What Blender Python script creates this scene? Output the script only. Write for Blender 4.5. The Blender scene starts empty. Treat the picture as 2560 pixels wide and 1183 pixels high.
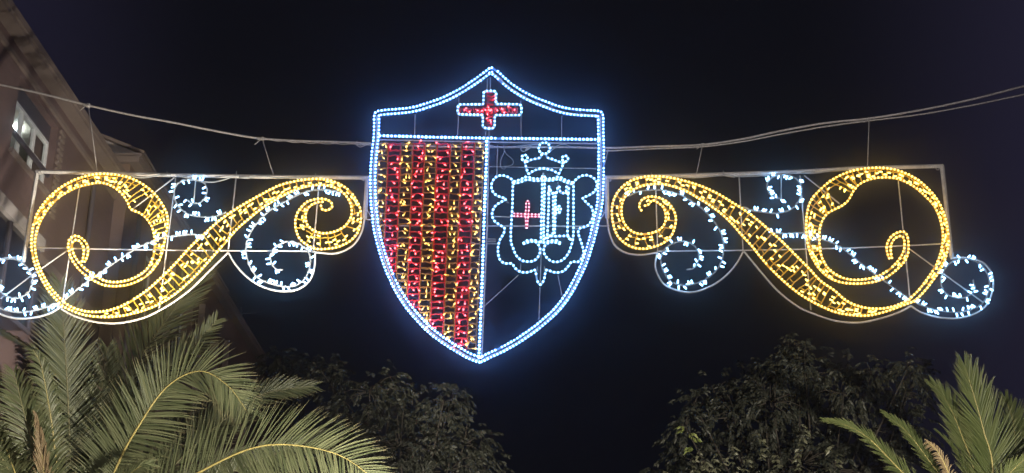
import bpy, bmesh, math, random
from mathutils import Vector, Matrix
random.seed(7)
SC = bpy.context.scene
COL = SC.collection
R = math.radians

# ------------------------------------------------------------------ camera
F = 3369.0                       # focal length in pixels of the 2560 px wide photograph
PITCH = R(21.0)
CP, SP = math.cos(PITCH), math.sin(PITCH)
CAM_Z = 1.6
cam_data = bpy.data.cameras.new('camera')
cam = bpy.data.objects.new('camera', cam_data); COL.objects.link(cam)
cam.location = (0, 0, CAM_Z); cam.rotation_euler = (R(90) + PITCH, 0, 0)
cam_data.sensor_width = 36; cam_data.lens = 36 * F / 2560
cam_data.clip_start = 0.05; cam_data.clip_end = 2000
SC.camera = cam

# ------------------------------------------------------------------ world: night sky, lens flare at both sides painted into its colour
world = bpy.data.worlds.new('World'); SC.world = world; world.use_nodes = True
nt = world.node_tree; nt.nodes.clear()
out = nt.nodes.new('ShaderNodeOutputWorld'); bg = nt.nodes.new('ShaderNodeBackground')
tc = nt.nodes.new('ShaderNodeTexCoord'); sep = nt.nodes.new('ShaderNodeSeparateXYZ')
ab = nt.nodes.new('ShaderNodeMath'); ab.operation = 'ABSOLUTE'
mr = nt.nodes.new('ShaderNodeMapRange'); mr.interpolation_type = 'SMOOTHSTEP'
mr.inputs['From Min'].default_value = 0.20; mr.inputs['From Max'].default_value = 0.46
mx = nt.nodes.new('ShaderNodeMix'); mx.data_type = 'RGBA'
mx.inputs['A'].default_value = (0.0040, 0.0041, 0.0066, 1)
mx.inputs['B'].default_value = (0.0205, 0.0180, 0.0390, 1)
nt.links.new(tc.outputs['Generated'], sep.inputs[0]); nt.links.new(sep.outputs['X'], ab.inputs[0])
nt.links.new(ab.outputs[0], mr.inputs['Value']); nt.links.new(mr.outputs[0], mx.inputs['Factor'])
nt.links.new(mx.outputs['Result'], bg.inputs['Color']); bg.inputs['Strength'].default_value = 1.0
nt.links.new(bg.outputs[0], out.inputs[0])

# ------------------------------------------------------------------ one weak directional light (ambient fill added from behind the camera)
sun_d = bpy.data.lights.new('sun', 'SUN'); sun_d.energy = 0.05; sun_d.angle = R(12); sun_d.color = (1.0, 0.86, 0.78)
sun = bpy.data.objects.new('sun', sun_d); COL.objects.link(sun)
sun.rotation_euler = Vector((-0.62, 0.75, -0.22)).to_track_quat('-Z', 'Y').to_euler()

vs = SC.view_settings; vs.view_transform = 'Standard'; vs.look = 'None'; vs.exposure = 0.0; vs.gamma = 1.0
vs.use_curve_mapping = False
SC.cycles.use_light_tree = True
SC.cycles.max_bounces = 5; SC.cycles.diffuse_bounces = 2; SC.cycles.glossy_bounces = 2
SC.cycles.volume_bounces = 0; SC.cycles.transparent_max_bounces = 8
SC.cycles.use_denoising = True

# ------------------------------------------------------------------ materials
def new_mat(name):
    m = bpy.data.materials.new(name); m.use_nodes = True
    n = m.node_tree; n.nodes.clear()
    o = n.nodes.new('ShaderNodeOutputMaterial')
    b = n.nodes.new('ShaderNodeBsdfPrincipled'); n.links.new(b.outputs[0], o.inputs[0])
    return m, n, b
def mat(name, col, rough=0.6, metal=0.0, var=0.0, scale=8.0, emit=None, estr=0.0, trans=0.0, bump=0.0):
    m, n, b = new_mat(name)
    b.inputs['Base Color'].default_value = (*col, 1)
    b.inputs['Roughness'].default_value = rough; b.inputs['Metallic'].default_value = metal
    if var > 0:
        t = n.nodes.new('ShaderNodeTexCoord'); ns = n.nodes.new('ShaderNodeTexNoise')
        ns.inputs['Scale'].default_value = scale; ns.inputs['Detail'].default_value = 4
        n.links.new(t.outputs['Object'], ns.inputs['Vector'])
        r = n.nodes.new('ShaderNodeValToRGB')
        r.color_ramp.elements[0].position = 0.3; r.color_ramp.elements[1].position = 0.7
        r.color_ramp.elements[0].color = (*[c * (1 - var) for c in col], 1)
        r.color_ramp.elements[1].color = (*[min(1, c * (1 + var)) for c in col], 1)
        n.links.new(ns.outputs['Fac'], r.inputs[0]); n.links.new(r.outputs[0], b.inputs['Base Color'])
        if bump > 0:
            bp = n.nodes.new('ShaderNodeBump'); bp.inputs['Strength'].default_value = bump
            n.links.new(ns.outputs['Fac'], bp.inputs['Height']); n.links.new(bp.outputs[0], b.inputs['Normal'])
    if emit:
        b.inputs['Emission Color'].default_value = (*emit, 1); b.inputs['Emission Strength'].default_value = estr
    return m

M = {}
M['alu'] = mat('aluminium', (0.78, 0.76, 0.75), 0.55, 0.1, 0.15, 12)
M['alu_thin'] = mat('steel_rod', (0.76, 0.74, 0.73), 0.55, 0.1, 0.2, 20)
M['cable'] = mat('steel_cable', (0.66, 0.62, 0.60), 0.6, 0.1, 0.2, 40)
M['led_white'] = mat('led_white', (0.8, 0.9, 1), 0.4, emit=(0.12, 0.33, 1.0), estr=16.0)
M['rope_white'] = mat('rope_white', (0.06, 0.14, 0.34), 0.3, emit=(0.14, 0.36, 1.0), estr=0.7)
M['led_crest'] = mat('led_crest', (0.8, 0.9, 1), 0.4, emit=(0.22, 0.54, 1.0), estr=6.0)
M['rope_crest'] = mat('rope_crest', (0.10, 0.18, 0.34), 0.3, emit=(0.20, 0.44, 0.80), estr=0.8)
M['led_yellow'] = mat('led_yellow', (1, 0.9, 0.5), 0.4, emit=(1.0, 0.66, 0.13), estr=4.6)
M['rope_yellow'] = mat('rope_yellow', (0.55, 0.30, 0.04), 0.3, emit=(1.0, 0.50, 0.06), estr=0.6)
M['led_pink'] = mat('led_pink', (1, 0.8, 0.9), 0.4, emit=(1.0, 0.55, 0.68), estr=2.2)
M['rope_pink'] = mat('rope_pink', (0.8, 0.2, 0.3), 0.3, emit=(0.65, 0.05, 0.16), estr=0.5)
M['bulb_white'] = mat('bulb_white', (0.8, 0.95, 1), 0.3, emit=(0.24, 0.56, 1.0), estr=10.0)
M['bulb_yellow'] = mat('bulb_yellow', (1, 0.85, 0.3), 0.3, emit=(1.0, 0.66, 0.13), estr=6.5)
M['bulb_amber'] = mat('bulb_amber', (0.9, 0.7, 0.2), 0.3, emit=(1.0, 0.58, 0.08), estr=1.2)
M['bulb_amber_tip'] = mat('bulb_amber_tip', (1, 0.9, 0.5), 0.3, emit=(1.0, 0.62, 0.11), estr=4.0)
M['bulb_red'] = mat('bulb_red', (0.9, 0.1, 0.1), 0.3, emit=(1.0, 0.03, 0.06), estr=2.2)
M['bulb_red_tip'] = mat('bulb_red_tip', (1, 0.5, 0.5), 0.3, emit=(1.0, 0.10, 0.11), estr=7.0)
M['wire_yellow'] = mat('wire_yellow', (1.0, 0.66, 0.08), 0.4)
M['wire_amber'] = mat('wire_amber', (0.62, 0.34, 0.08), 0.45)
M['wire_red'] = mat('wire_red', (0.90, 0.035, 0.07), 0.4)
M['wire_clear'] = mat('wire_clear', (0.55, 0.58, 0.60), 0.3)
M['plug'] = mat('plug_plastic', (0.6, 0.62, 0.64), 0.4)
M['label_plate'] = mat('label_plate', (0.42, 0.44, 0.46), 0.5)
M['dark'] = mat('dark_print', (0.05, 0.05, 0.06), 0.6)

# ------------------------------------------------------------------ mesh helpers
class MB:
    def __init__(s): s.v = []; s.f = []; s.mi = []
    def add(s, verts, faces, mi=0):
        o = len(s.v); s.v.extend(verts)
        for f in faces: s.f.append(tuple(i + o for i in f)); s.mi.append(mi)
    def box(s, lo, hi, mi=0):
        x0, y0, z0 = lo; x1, y1, z1 = hi
        s.add([(x0,y0,z0),(x1,y0,z0),(x1,y1,z0),(x0,y1,z0),(x0,y0,z1),(x1,y0,z1),(x1,y1,z1),(x0,y1,z1)],
              [(0,3,2,1),(4,5,6,7),(0,1,5,4),(1,2,6,5),(2,3,7,6),(3,0,4,7)], mi)
    def tube(s, pts, r, n=6, mi=0, cap=True, r_end=None):
        pts = [Vector(p) for p in pts]
        k = len(pts)
        if k < 2: return
        verts = []; ref = None
        for i, p in enumerate(pts):
            t = (pts[min(i+1,k-1)] - pts[max(i-1,0)])
            if t.length < 1e-9: t = Vector((0,0,1))
            t.normalize()
            if ref is None:
                ref = Vector((0,1,0)) if abs(t.y) < 0.9 else Vector((1,0,0))
            a = (ref - t * ref.dot(t))
            if a.length < 1e-6: a = t.orthogonal()
            a.normalize(); b = t.cross(a); ref = a
            rr = r if r_end is None else r + (r_end - r) * i / (k - 1)
            for j in range(n):
                an = 2*math.pi*j/n
                verts.append(tuple(p + (a*math.cos(an) + b*math.sin(an))*rr))
        faces = []
        for i in range(k-1):
            for j in range(n):
                q = (j+1) % n
                faces.append((i*n+j, i*n+q, (i+1)*n+q, (i+1)*n+j))
        if cap:
            faces.append(tuple(range(n-1,-1,-1))); faces.append(tuple((k-1)*n+j for j in range(n)))
        s.add(verts, faces, mi)
    def build(s, name, mats, parent=None, smooth=False, kind=None, label=None):
        me = bpy.data.meshes.new(name); me.from_pydata(s.v, [], s.f)
        if not isinstance(mats, (list, tuple)): mats = [mats]
        for m in mats: me.materials.append(m)
        me.polygons.foreach_set('material_index', s.mi)
        if smooth: me.polygons.foreach_set('use_smooth', [True]*len(s.f))
        me.update()
        o = bpy.data.objects.new(name, me); COL.objects.link(o)
        if parent: attach(o, parent)
        if kind: o['kind'] = kind
        if label: o['label'] = label
        return o
_inv = {}
def attach(o, parent):
    o.parent = parent
    key = parent.name
    if key not in _inv: _inv[key] = Matrix.Translation(-Vector(world_loc(parent)))
    o.matrix_parent_inverse = _inv[key]
def world_loc(o):
    return tuple(o.get('_w', (0,0,0)))
def thing(name, label, cat, loc=(0,0,0), group=None):
    o = bpy.data.objects.new(name, None); COL.objects.link(o); o.location = loc
    o['_w'] = loc
    o['label'] = label; o['category'] = cat
    if group: o['group'] = group
    return o
def tag(o, label, cat, group=None):
    o['label'] = label; o['category'] = cat
    if group: o['group'] = group
    return o
def inst(name, mesh, mtx, parent):
    """a small piece that shares its mesh with its likes"""
    o = bpy.data.objects.new(name, mesh); COL.objects.link(o)
    o.parent = parent
    w = Vector(world_loc(parent))
    o.matrix_basis = Matrix.Translation(-w) @ mtx
    return o

def at(px, py, Y):
    u = (px-1280)/F; v = (591.5-py)/F
    t = Y/(CP - v*SP)
    return Vector((u*t, Y, CAM_Z + (SP + v*CP)*t))

def smooth_path(pts, step=3.0, closed=False):
    """Catmull-Rom through 2-D points, resampled to even steps"""
    P = [tuple(p) for p in pts]
    if len(P) == 2: Q = P
    else:
        n = len(P); Q = []
        rng = range(n if closed else n-1)
        for i in rng:
            p0 = P[(i-1) % n] if (closed or i > 0) else P[0]
            p1 = P[i % n]; p2 = P[(i+1) % n]
            p3 = P[(i+2) % n] if (closed or i+2 < n) else P[-1]
            for k in range(12):
                t = k/12
                Q.append(tuple(0.5*((2*p1[d]) + (-p0[d]+p2[d])*t + (2*p0[d]-5*p1[d]+4*p2[d]-p3[d])*t*t
                                    + (-p0[d]+3*p1[d]-3*p2[d]+p3[d])*t**3) for d in range(len(p1))))
        Q.append(P[0] if closed else P[-1])
    return resample(Q, step)
def resample(Q, step):
    L = [0]
    for a, b in zip(Q, Q[1:]): L.append(L[-1] + math.dist(a, b))
    n = max(1, round(L[-1]/step)); outp = []; j = 0
    for i in range(n+1):
        s = L[-1]*i/n
        while j < len(L)-2 and L[j+1] < s: j += 1
        d = L[j+1]-L[j]; t = 0 if d < 1e-9 else (s-L[j])/d
        outp.append(tuple(Q[j][k] + (Q[j+1][k]-Q[j][k])*t for k in range(len(Q[j]))))
    return outp
def poly_path(pts, step=3.0): return resample([tuple(p) for p in pts], step)
def offset(path, d):
    o = []; n = len(path)
    for i, p in enumerate(path):
        a = path[max(i-1,0)]; b = path[min(i+1,n-1)]
        tx, ty = b[0]-a[0], b[1]-a[1]; l = math.hypot(tx, ty) or 1
        o.append((p[0]-ty/l*d, p[1]+tx/l*d))
    return o
def Z(pts, ox, oy, s): return [(ox + x/s, oy + y/s) for x, y in pts]

PLANE = 15.0                     # the illuminations hang in one vertical plane across the street
PXM = PLANE/CP/F                 # metres per photo pixel there, about 4.8 mm
def w(path, dy=0.0): return [at(x, y, PLANE) + Vector((0, dy, 0)) for x, y in path]

# small shared meshes -------------------------------------------------
def ico(name, r, m):
    bm = bmesh.new(); bmesh.ops.create_icosphere(bm, subdivisions=1, radius=r)
    me = bpy.data.meshes.new(name); bm.to_mesh(me); bm.free()
    for p in me.polygons: p.use_smooth = True
    me.materials.append(m); return me
ICO = ico('led_shape', 1.0, M['led_white'])
ICO_V = [tuple(v.co) for v in ICO.vertices]; ICO_F = [tuple(p.vertices) for p in ICO.polygons]
def bulb_mesh(name, body, tip, sc=1.0):
    """LED capsule: a short cylinder with a domed, brighter tip, along +Z"""
    mb = MB(); n = 6; rings = [(0, .55), (.0035, .75), (.004, 1), (.034, 1.0), (.042, .95), (.047, .6)]
    v = []
    for z, r in rings:
        for j in range(n):
            a = 2*math.pi*j/n; v.append((math.cos(a)*.0092*r*sc, math.sin(a)*.0092*r*sc, z*sc))
    f = []; mi = []
    for i in range(len(rings)-1):
        for j in range(n): f.append((i*n+j, i*n+(j+1)%n, (i+1)*n+(j+1)%n, (i+1)*n+j)); mi.append(1 if i >= 2 else 0)
    f.append(tuple((len(rings)-1)*n+j for j in range(n))); mi.append(1)
    f.append(tuple(range(n-1,-1,-1))); mi.append(0)
    me = bpy.data.meshes.new(name); me.from_pydata(v, [], f)
    me.materials.append(body); me.materials.append(tip)
    me.polygons.foreach_set('material_index', mi)
    me.polygons.foreach_set('use_smooth', [True]*len(f)); me.update(); return me
def bulb_mesh_small(name, body, tip):
    """narrow lamp of the curtain: thin coloured neck, bright rounded end"""
    n = 6; rings = [(0,.0042,0),(.030,.0052,0),(.033,.0078,1),(.040,.0088,1),(.047,.0076,1),(.055,.004,1)]
    v = []; f = []; mi = []
    for z, r, _ in rings:
        for j in range(n):
            a = 2*math.pi*j/n; v.append((math.cos(a)*r, math.sin(a)*r, z))
    for i in range(len(rings)-1):
        for j in range(n): f.append((i*n+j, i*n+(j+1)%n, (i+1)*n+(j+1)%n, (i+1)*n+j)); mi.append(rings[i+1][2])
    f.append(tuple((len(rings)-1)*n+j for j in range(n))); mi.append(1)
    me = bpy.data.meshes.new(name); me.from_pydata(v, [], f)
    me.materials.append(body); me.materials.append(tip)
    me.polygons.foreach_set('material_index', mi)
    me.polygons.foreach_set('use_smooth', [True]*len(f)); me.update(); return me
BULB_W = bulb_mesh('bulb_white', M['wire_clear'], M['bulb_white'], 1.08)
BULB_Y = bulb_mesh('bulb_yellow', M['wire_yellow'], M['bulb_yellow'], 0.92)
BULB_A = bulb_mesh_small('bulb_amber', M['bulb_amber'], M['bulb_amber_tip'])
BULB_R = bulb_mesh_small('bulb_red', M['bulb_red'], M['bulb_red_tip'])
def aim(loc, d):
    return Matrix.Translation(loc) @ Vector(d).to_track_quat('Z', 'Y').to_matrix().to_4x4()

LED_MESH = {}
def led_mesh(matname, r):
    k = (matname, r)
    if k not in LED_MESH: LED_MESH[k] = ico('led', r, M[matname])
    return LED_MESH[k]
BUDGET = {}
def rope(root, path, led, tube, spacing=8.9, r_led=0.0145, r_tube=0.0125, dy=-0.03, single_budget='led', label=None, phase=0.0):
    """rope light: a plastic tube with LEDs at even spacing; the first 300 LEDs of a thing are objects, the rest one mesh per rope"""
    o = bpy.data.objects
    mb = MB(); mb.tube(w(path, dy), r_tube, 6)
    ro = mb.build('rope_light', M[tube], root, True, label=label)
    pts = resample(path, spacing)
    rest = MB(); me = led_mesh(led, r_led)
    for i, p in enumerate(pts):
        q = at(p[0], p[1], PLANE) + Vector((random.uniform(-.001,.001), dy - r_tube*0.7, random.uniform(-.001,.001)))
        if random.random() < .012: continue
        if BUDGET.get(root.name, 0) < 300 and single_budget:
            BUDGET[root.name] = BUDGET.get(root.name, 0) + 1
            b = bpy.data.objects.new('led', me); COL.objects.link(b); b.parent = ro
            b.matrix_parent_inverse = Matrix.Identity(4); b.location = q
            b.location = q
        else:
            k_ = r_led*random.uniform(.82,1.12); rest.add([(q.x+v[0]*k_, q.y+v[1]*k_, q.z+v[2]*k_) for v in ICO_V], ICO_F)
    if rest.v: 
        r_ = rest.build('led_strip', M[led], None, True, kind='stuff'); r_.parent = ro
    return ro
def bar(root, pts, r, name='frame_rod', m='alu_thin', dy=0.03, n=6):
    mb = MB(); mb.tube(w(pts, dy), r, n); return mb.build(name, M[m], root, True)
def sqbar(root, pts, half, name='frame_tube', m='alu', dy=0.02):
    """square aluminium tube along a 2-D path"""
    mb = MB(); mb.tube(w(pts, dy), half*1.41, 4); return mb.build(name, M[m], root, False)
# NOTE: things of the illuminations keep their origin at the world origin so pieces can use world coordinates
NB = {}
def bulb(root, mesh, px, py, d2, dy=-0.02, jitter=0.35, cap=300, rest=None):
    """one lamp pointing along the picture-plane direction d2, tipped a little toward the street"""
    p = at(px, py, PLANE) + Vector((0, dy, 0))
    d = Vector((d2[0], random.uniform(-0.5, 0.25), -d2[1])).normalized()
    key = root.name if root.parent is None else root.parent.name
    if NB.get(key, 0) < cap:
        NB[key] = NB.get(key, 0) + 1
        o = bpy.data.objects.new('bulb', mesh); COL.objects.link(o); o.parent = root
        o.matrix_basis = aim(p, d)
    elif rest is not None:
        mt = aim(p, d)
        rest.setdefault(mesh.name, (mesh, MB()))
        vv = [tuple(mt @ v.co) for v in mesh.vertices]
        o0 = len(rest[mesh.name][1].v)
        rest[mesh.name][1].v.extend(vv)
        for pl in mesh.polygons:
            rest[mesh.name][1].f.append(tuple(i+o0 for i in pl.vertices)); rest[mesh.name][1].mi.append(pl.material_index)
def flush_rest(root, rest, name='lamp_cluster'):
    for mesh, mb in rest.values():
        o = mb.build(name, [m for m in mesh.materials], None, True, kind='stuff'); o.parent = root

# ================================================================== SETTING
def asphalt_mat():
    return mat('asphalt', (0.05, 0.05, 0.052), 0.9, 0, 0.3, 6, bump=0.2)
g = MB(); g.add([(-400,-200,0),(400,-200,0),(400,800,0),(-400,800,0)], [(0,1,2,3)])
go = g.build('ground', mat('ground_paving', (0.22,0.20,0.18), 0.9, 0, 0.2, 1.5)); go['kind'] = 'structure'
rd = MB(); rd.add([(-3.2,-60,.004),(3.2,-60,.004),(3.2,90,.004),(-3.2,90,.004)], [(0,1,2,3)])
ro_ = rd.build('road', asphalt_mat()); ro_['kind'] = 'structure'
for sx, nm in ((-1,'pavement_left'),(1,'pavement_right')):
    k = MB()
    a, b = sorted((sx*3.2, sx*6.95))
    k.box((a,-60,0.002),(b,90,0.12)); ko = k.build(nm, mat(nm, (0.30,0.27,0.24), 0.85, 0, 0.15, 3)); ko['kind'] = 'structure'

# ------------------------------------------------------------------ buildings on the left side of the street
def brick_mat(name, c1, c2, mortar, sx=4.0):
    m, n, b = new_mat(name)
    t = n.nodes.new('ShaderNodeTexCoord'); s_ = n.nodes.new('ShaderNodeSeparateXYZ'); c = n.nodes.new('ShaderNodeCombineXYZ')
    n.links.new(t.outputs['Object'], s_.inputs[0])
    ad = n.nodes.new('ShaderNodeMath'); ad.operation = 'ADD'
    n.links.new(s_.outputs['X'], ad.inputs[0]); n.links.new(s_.outputs['Y'], ad.inputs[1])
    n.links.new(ad.outputs[0], c.inputs[0]); n.links.new(s_.outputs['Z'], c.inputs[1])
    br = n.nodes.new('ShaderNodeTexBrick'); n.links.new(c.outputs[0], br.inputs['Vector'])
    br.inputs['Color1'].default_value = (*c1,1); br.inputs['Color2'].default_value = (*c2,1); br.inputs['Mortar'].default_value = (*mortar,1)
    br.inputs['Scale'].default_value = sx; br.inputs['Mortar Size'].default_value = 0.012
    br.inputs['Brick Width'].default_value = 1.0; br.inputs['Row Height'].default_value = 0.28
    ns = n.nodes.new('ShaderNodeTexNoise'); ns.inputs['Scale'].default_value = 1.1; ns.inputs['Detail'].default_value = 6
    n.links.new(t.outputs['Object'], ns.inputs['Vector'])
    mp = n.nodes.new('ShaderNodeMapRange'); mp.inputs['To Min'].default_value = 0.45; mp.inputs['To Max'].default_value = 1.3
    n.links.new(ns.outputs['Fac'], mp.inputs['Value'])
    vm = n.nodes.new('ShaderNodeVectorMath'); vm.operation = 'SCALE'
    n.links.new(br.outputs['Color'], vm.inputs[0]); n.links.new(mp.outputs[0], vm.inputs['Scale'])
    n.links.new(vm.outputs[0], b.inputs['Base Color']); b.inputs['Roughness'].default_value = 0.85
    bp = n.nodes.new('ShaderNodeBump'); bp.inputs['Strength'].default_value = 0.35; bp.inputs['Distance'].default_value = 0.01
    n.links.new(br.outputs['Fac'], bp.inputs['Height']); bp.invert = True; n.links.new(bp.outputs[0], b.inputs['Normal'])
    return m
M['brickA'] = brick_mat('wall_brick', (0.165,0.108,0.110), (0.14,0.092,0.095), (0.15,0.118,0.120))
M['brickB'] = brick_mat('wall_brick_far', (0.24,0.16,0.15), (0.20,0.135,0.125), (0.2,0.16,0.15))
M['cornice'] = mat('cornice_stone', (0.205,0.160,0.148), 0.8, 0, 0.12, 3, bump=0.1)
M['render_grey'] = mat('plaster_grey', (0.34,0.31,0.31), 0.85, 0, 0.12, 2)
M['white_metal'] = mat('white_metal', (0.62,0.64,0.68), 0.4, 0, 0.05, 10)
M['room'] = mat('room_plaster', (0.62,0.56,0.46), 0.8)
M['shade_dark'] = mat('shutter_dark', (0.07,0.06,0.08), 0.6)
def glass_mat():
    m, n, b = new_mat('window_glass')
    n.nodes.remove(b)
    tr = n.nodes.new('ShaderNodeBsdfTransparent'); tr.inputs[0].default_value = (0.85,0.88,0.88,1)
    gl = n.nodes.new('ShaderNodeBsdfGlossy'); gl.inputs['Roughness'].default_value = 0.05
    mi = n.nodes.new('ShaderNodeMixShader'); mi.inputs[0].default_value = 0.10
    n.links.new(tr.outputs[0], mi.inputs[1]); n.links.new(gl.outputs[0], mi.inputs[2])
    n.links.new(mi.outputs[0], [x for x in n.nodes if x.type == 'OUTPUT_MATERIAL'][0].inputs[0]); return m
M['glass'] = glass_mat()
M['dark_glass'] = mat('dark_glass', (0.02,0.02,0.03), 0.08)

def wall_with_holes(mb, X, y0, y1, z0, z1, holes, depth):
    """street wall at x = X made of boxes round rectangular openings (ya, yb, za, zb)"""
    ys = sorted({y0, y1, *[h[0] for h in holes], *[h[1] for h in holes]})
    zs = sorted({z0, z1, *[h[2] for h in holes], *[h[3] for h in holes]})
    for a, b in zip(ys, ys[1:]):
        run = None
        for c, d in zip(zs, zs[1:]):
            solid = not any(h[0] <= (a+b)/2 <= h[1] and h[2] <= (c+d)/2 <= h[3] for h in holes)
            if solid:
                if run is None: run = [c, d]
                else: run[1] = d
            if not solid and run: mb.box((X-depth, a, run[0]), (X, b, run[1])); run = None
        if run: mb.box((X-depth, a, run[0]), (X, b, run[1]))

bA = thing('brick_building', 'nearest brick apartment building at far left with a lit window under its cornice', 'building')
winA = (17.10, 18.80, 9.49, 10.62)
holes = [winA] + [(13.2, 14.6, 8.95, 10.50), (9.0, 10.4, 8.95, 10.50)] + [(y, y+1.4, z, z+1.5) for z in (5.6, 2.4) for y in (5.0, 9.0)]
wb = MB(); wall_with_holes(wb, -7.0, 4.0, 21.9, 0, 10.96, holes, 0.42)
wb.box((-13, 21.5, 0), (-7.425, 21.9, 10.96)); wb.box((-13, 4.0, 0), (-7.425, 4.4, 10.96)); wb.box((-13.4, 4, 0), (-13.003, 21.9, 10.96))
wb.build('wall', M['brickA'], bA)
rf = MB(); rf.box((-13.4, 3.9, 10.962), (-6.80, 21.95, 11.02)); rf.box((-13.4, 3.9, 11.022), (-6.77, 21.97, 11.13))
rf.build('cornice', M['cornice'], bA)
md = MB(); md.box((-6.998, 4.0, 10.70), (-6.955, 21.9, 10.78)); md.build('string_course', M['cornice'], bA)
for zb in (8.36, 5.05):
    fl = MB(); fl.box((-6.998, 17.72 if zb > 8 else 4.0, zb), (-6.95, 21.9, zb+0.14)); fl.build('floor_band', M['cornice'], bA)
def window(parent, X, ya, yb, za, zb, lit=False):
    """sliding window set deep in its opening: frame with mullions, glass pane, brick sill"""
    f = MB(); xg = X - (0.14 if lit else 0.26); t = 0.05; zb0 = zb; zb = zb - 0.26 if lit else zb
    f.box((xg-.03, ya, za), (xg+.03, yb, za+t)); f.box((xg-.03, ya, zb-t), (xg+.03, yb, zb))
    n = 3
    for i in range(n+1):
        y = ya + (yb-ya-t)*i/n
        f.box((xg-.028, y, za+t), (xg+.032, y+t, zb-t))
    f.box((xg-.022, ya+t, za+0.42), (xg+.024, yb-t, za+0.46))
    fr = f.build('window_frame', M['white_metal'], parent)
    p = MB()
    p.add([(xg, ya+.01, za+.01), (xg, yb-.01, za+.01), (xg, yb-.01, zb-.01), (xg, ya+.01, zb-.01)], [(0,1,2,3)])
    po = p.build('pane', M['glass'] if lit else M['dark_glass'], None); po.parent = fr
    if lit:
        k_ = MB(); k_.box((xg-.04, ya+.003, zb+.003), (xg+.03, yb-.003, zb0-.003)); ko_ = k_.build('shutter_box', M['shade_dark'], None); ko_.parent = fr
    s_ = MB(); s_.box((X-.12 if lit else X-.24, ya-.04, za-.07), (X+.05, yb+.04, za-.003)); so = s_.build('sill', M['cornice'], None); so.parent = fr
    return fr
for i, h in enumerate(holes): window(bA, -7.0, *h, lit=(i == 0))
# railing bar across the lit window and quoins beside it
rl = MB(); rl.box((-7.07, 17.103, 9.77), (-7.03, 18.797, 9.84))
rl.build('guard_rail', M['shade_dark'], bA)
qme = None
for i in range(14):
    if qme is None:
        q = MB(); q.box((0,0,0), (.035,.20,.055)); qo = q.build('brick', M['cornice'], bA); qme = qo.data
        qo.location = (-6.998, 18.88, 9.2)
    else:
        qo = inst('brick', qme, Matrix.Translation((-6.998, 18.88, 9.2 + i*0.105)), bA)
# lit room behind the window
rm = MB()
rm.box((-10.6, 16.2, 8.60), (-7.43, 21.4, 8.66)); rm.box((-10.6, 16.2, 10.72), (-7.43, 21.4, 10.78))
rm.box((-10.6, 16.2, 8.663), (-10.5, 21.4, 10.717)); rm.box((-10.497, 16.2, 8.663), (-7.43, 16.26, 10.717)); rm.box((-10.497, 21.34, 8.663), (-7.43, 21.4, 10.717))
rm.build('room', M['room'], bA)
lamp_m = mat('ceiling_lamp_glow', (0.9,0.95,1), 0.4, emit=(0.85,0.97,1.0), estr=45)
cl = MB(); cl.tube([(-7.78,19.0,10.64),(-7.78,19.0,10.715)], 0.10, 16); cl.build('ceiling_lamp', lamp_m, bA)
# balcony below
bal = MB(); bal.box((-6.998, 13.2, 8.16), (-6.55, 17.70, 8.34)); bo = bal.build('balcony', M['render_grey'], bA)
enc = MB()
enc.box((-6.998,13.2,7.0),(-6.62,17.66,8.157)); eo = enc.build('glazed_bay', M['dark_glass'], bA)
enf = MB()
for y in (13.2,14.3,15.4,16.5,17.60): enf.box((-6.618,y,7.0),(-6.59,y+.06,8.157))
enf.box((-6.618,13.2,6.94),(-6.59,17.66,6.997)); e2 = enf.build('bay_frame', M['shade_dark'], None); e2.parent = eo
cb = MB()
cb.tube([(-6.97,15.6,11.0),(-6.96,15.75,10.4),(-6.96,15.62,9.6),(-6.96,15.7,8.5),(-6.96,15.66,8.36)], 0.012, 5)
cb.build('wall_cable', M['dark'], bA)

dp = MB(); dp.tube([(-6.94,20.6,10.6),(-6.94,20.6,0.2)], 0.045, 8); dp.build('downpipe', M['shade_dark'], bA)
bB = thing('terraced_building', 'darker brick building farther along the street with a rooftop stair block', 'building')
holesB = [(y, y+1.2, z, z+1.5) for z in (9.3, 6.3, 3.2) for y in (24.2, 27.0, 29.8, 32.6)]
wb = MB(); wall_with_holes(wb, -7.0, 22.6, 36.0, 0, 11.7, holesB, 0.4)
wb.box((-12,22.6,0),(-7.403,23.0,11.2)); wb.box((-12,35.6,0),(-7.403,36.0,11.2))
wb.build('wall', M['brickB'], bB)
rf = MB(); rf.box((-7.4,22.5,11.703),(-6.82,36.1,11.82)); rf.box((-7.403,22.55,11.823),(-6.80,36.1,11.9)); rf.build('cornice', M['cornice'], bB)
rs = MB(); rs.add([(-12,22.5,11.25),(-7.42,22.5,11.25),(-7.42,36,11.25),(-12,36,11.25)], [(0,1,2,3)]); rs.build('roof', M['brickB'], bB)
st = MB()
st.add([(-7.72,23.05,11.92),(-6.96,23.05,11.92),(-6.96,31,11.92),(-7.72,31,11.92),
        (-7.72,23.05,12.42),(-6.96,23.05,12.10),(-6.96,31,12.10),(-7.72,31,12.42)],
       [(0,3,2,1),(4,5,6,7),(0,1,5,4),(1,2,6,5),(2,3,7,6),(3,0,4,7)])
st.build('stair_block', M['render_grey'], bB)
sr = MB(); 
sr.add([(-7.80,22.95,12.46),(-6.88,22.95,12.07),(-6.88,31.1,12.07),(-7.80,31.1,12.46),(-7.80,22.95,12.52),(-6.88,22.95,12.13),(-6.88,31.1,12.13),(-7.80,31.1,12.52)],
       [(0,3,2,1),(4,5,6,7),(0,1,5,4),(1,2,6,5),(2,3,7,6),(3,0,4,7)])
sr.build('roof_slab', M['cornice'], bB)
for h in holesB: window(bB, -7.0, *h)
for y in (25.9, 28.7, 31.5, 34.3):
    p = MB(); p.box((-6.998, y, 2.4), (-6.86, y+0.7, 11.0)); p.build('pilaster', M['cornice'], bB)
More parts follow.
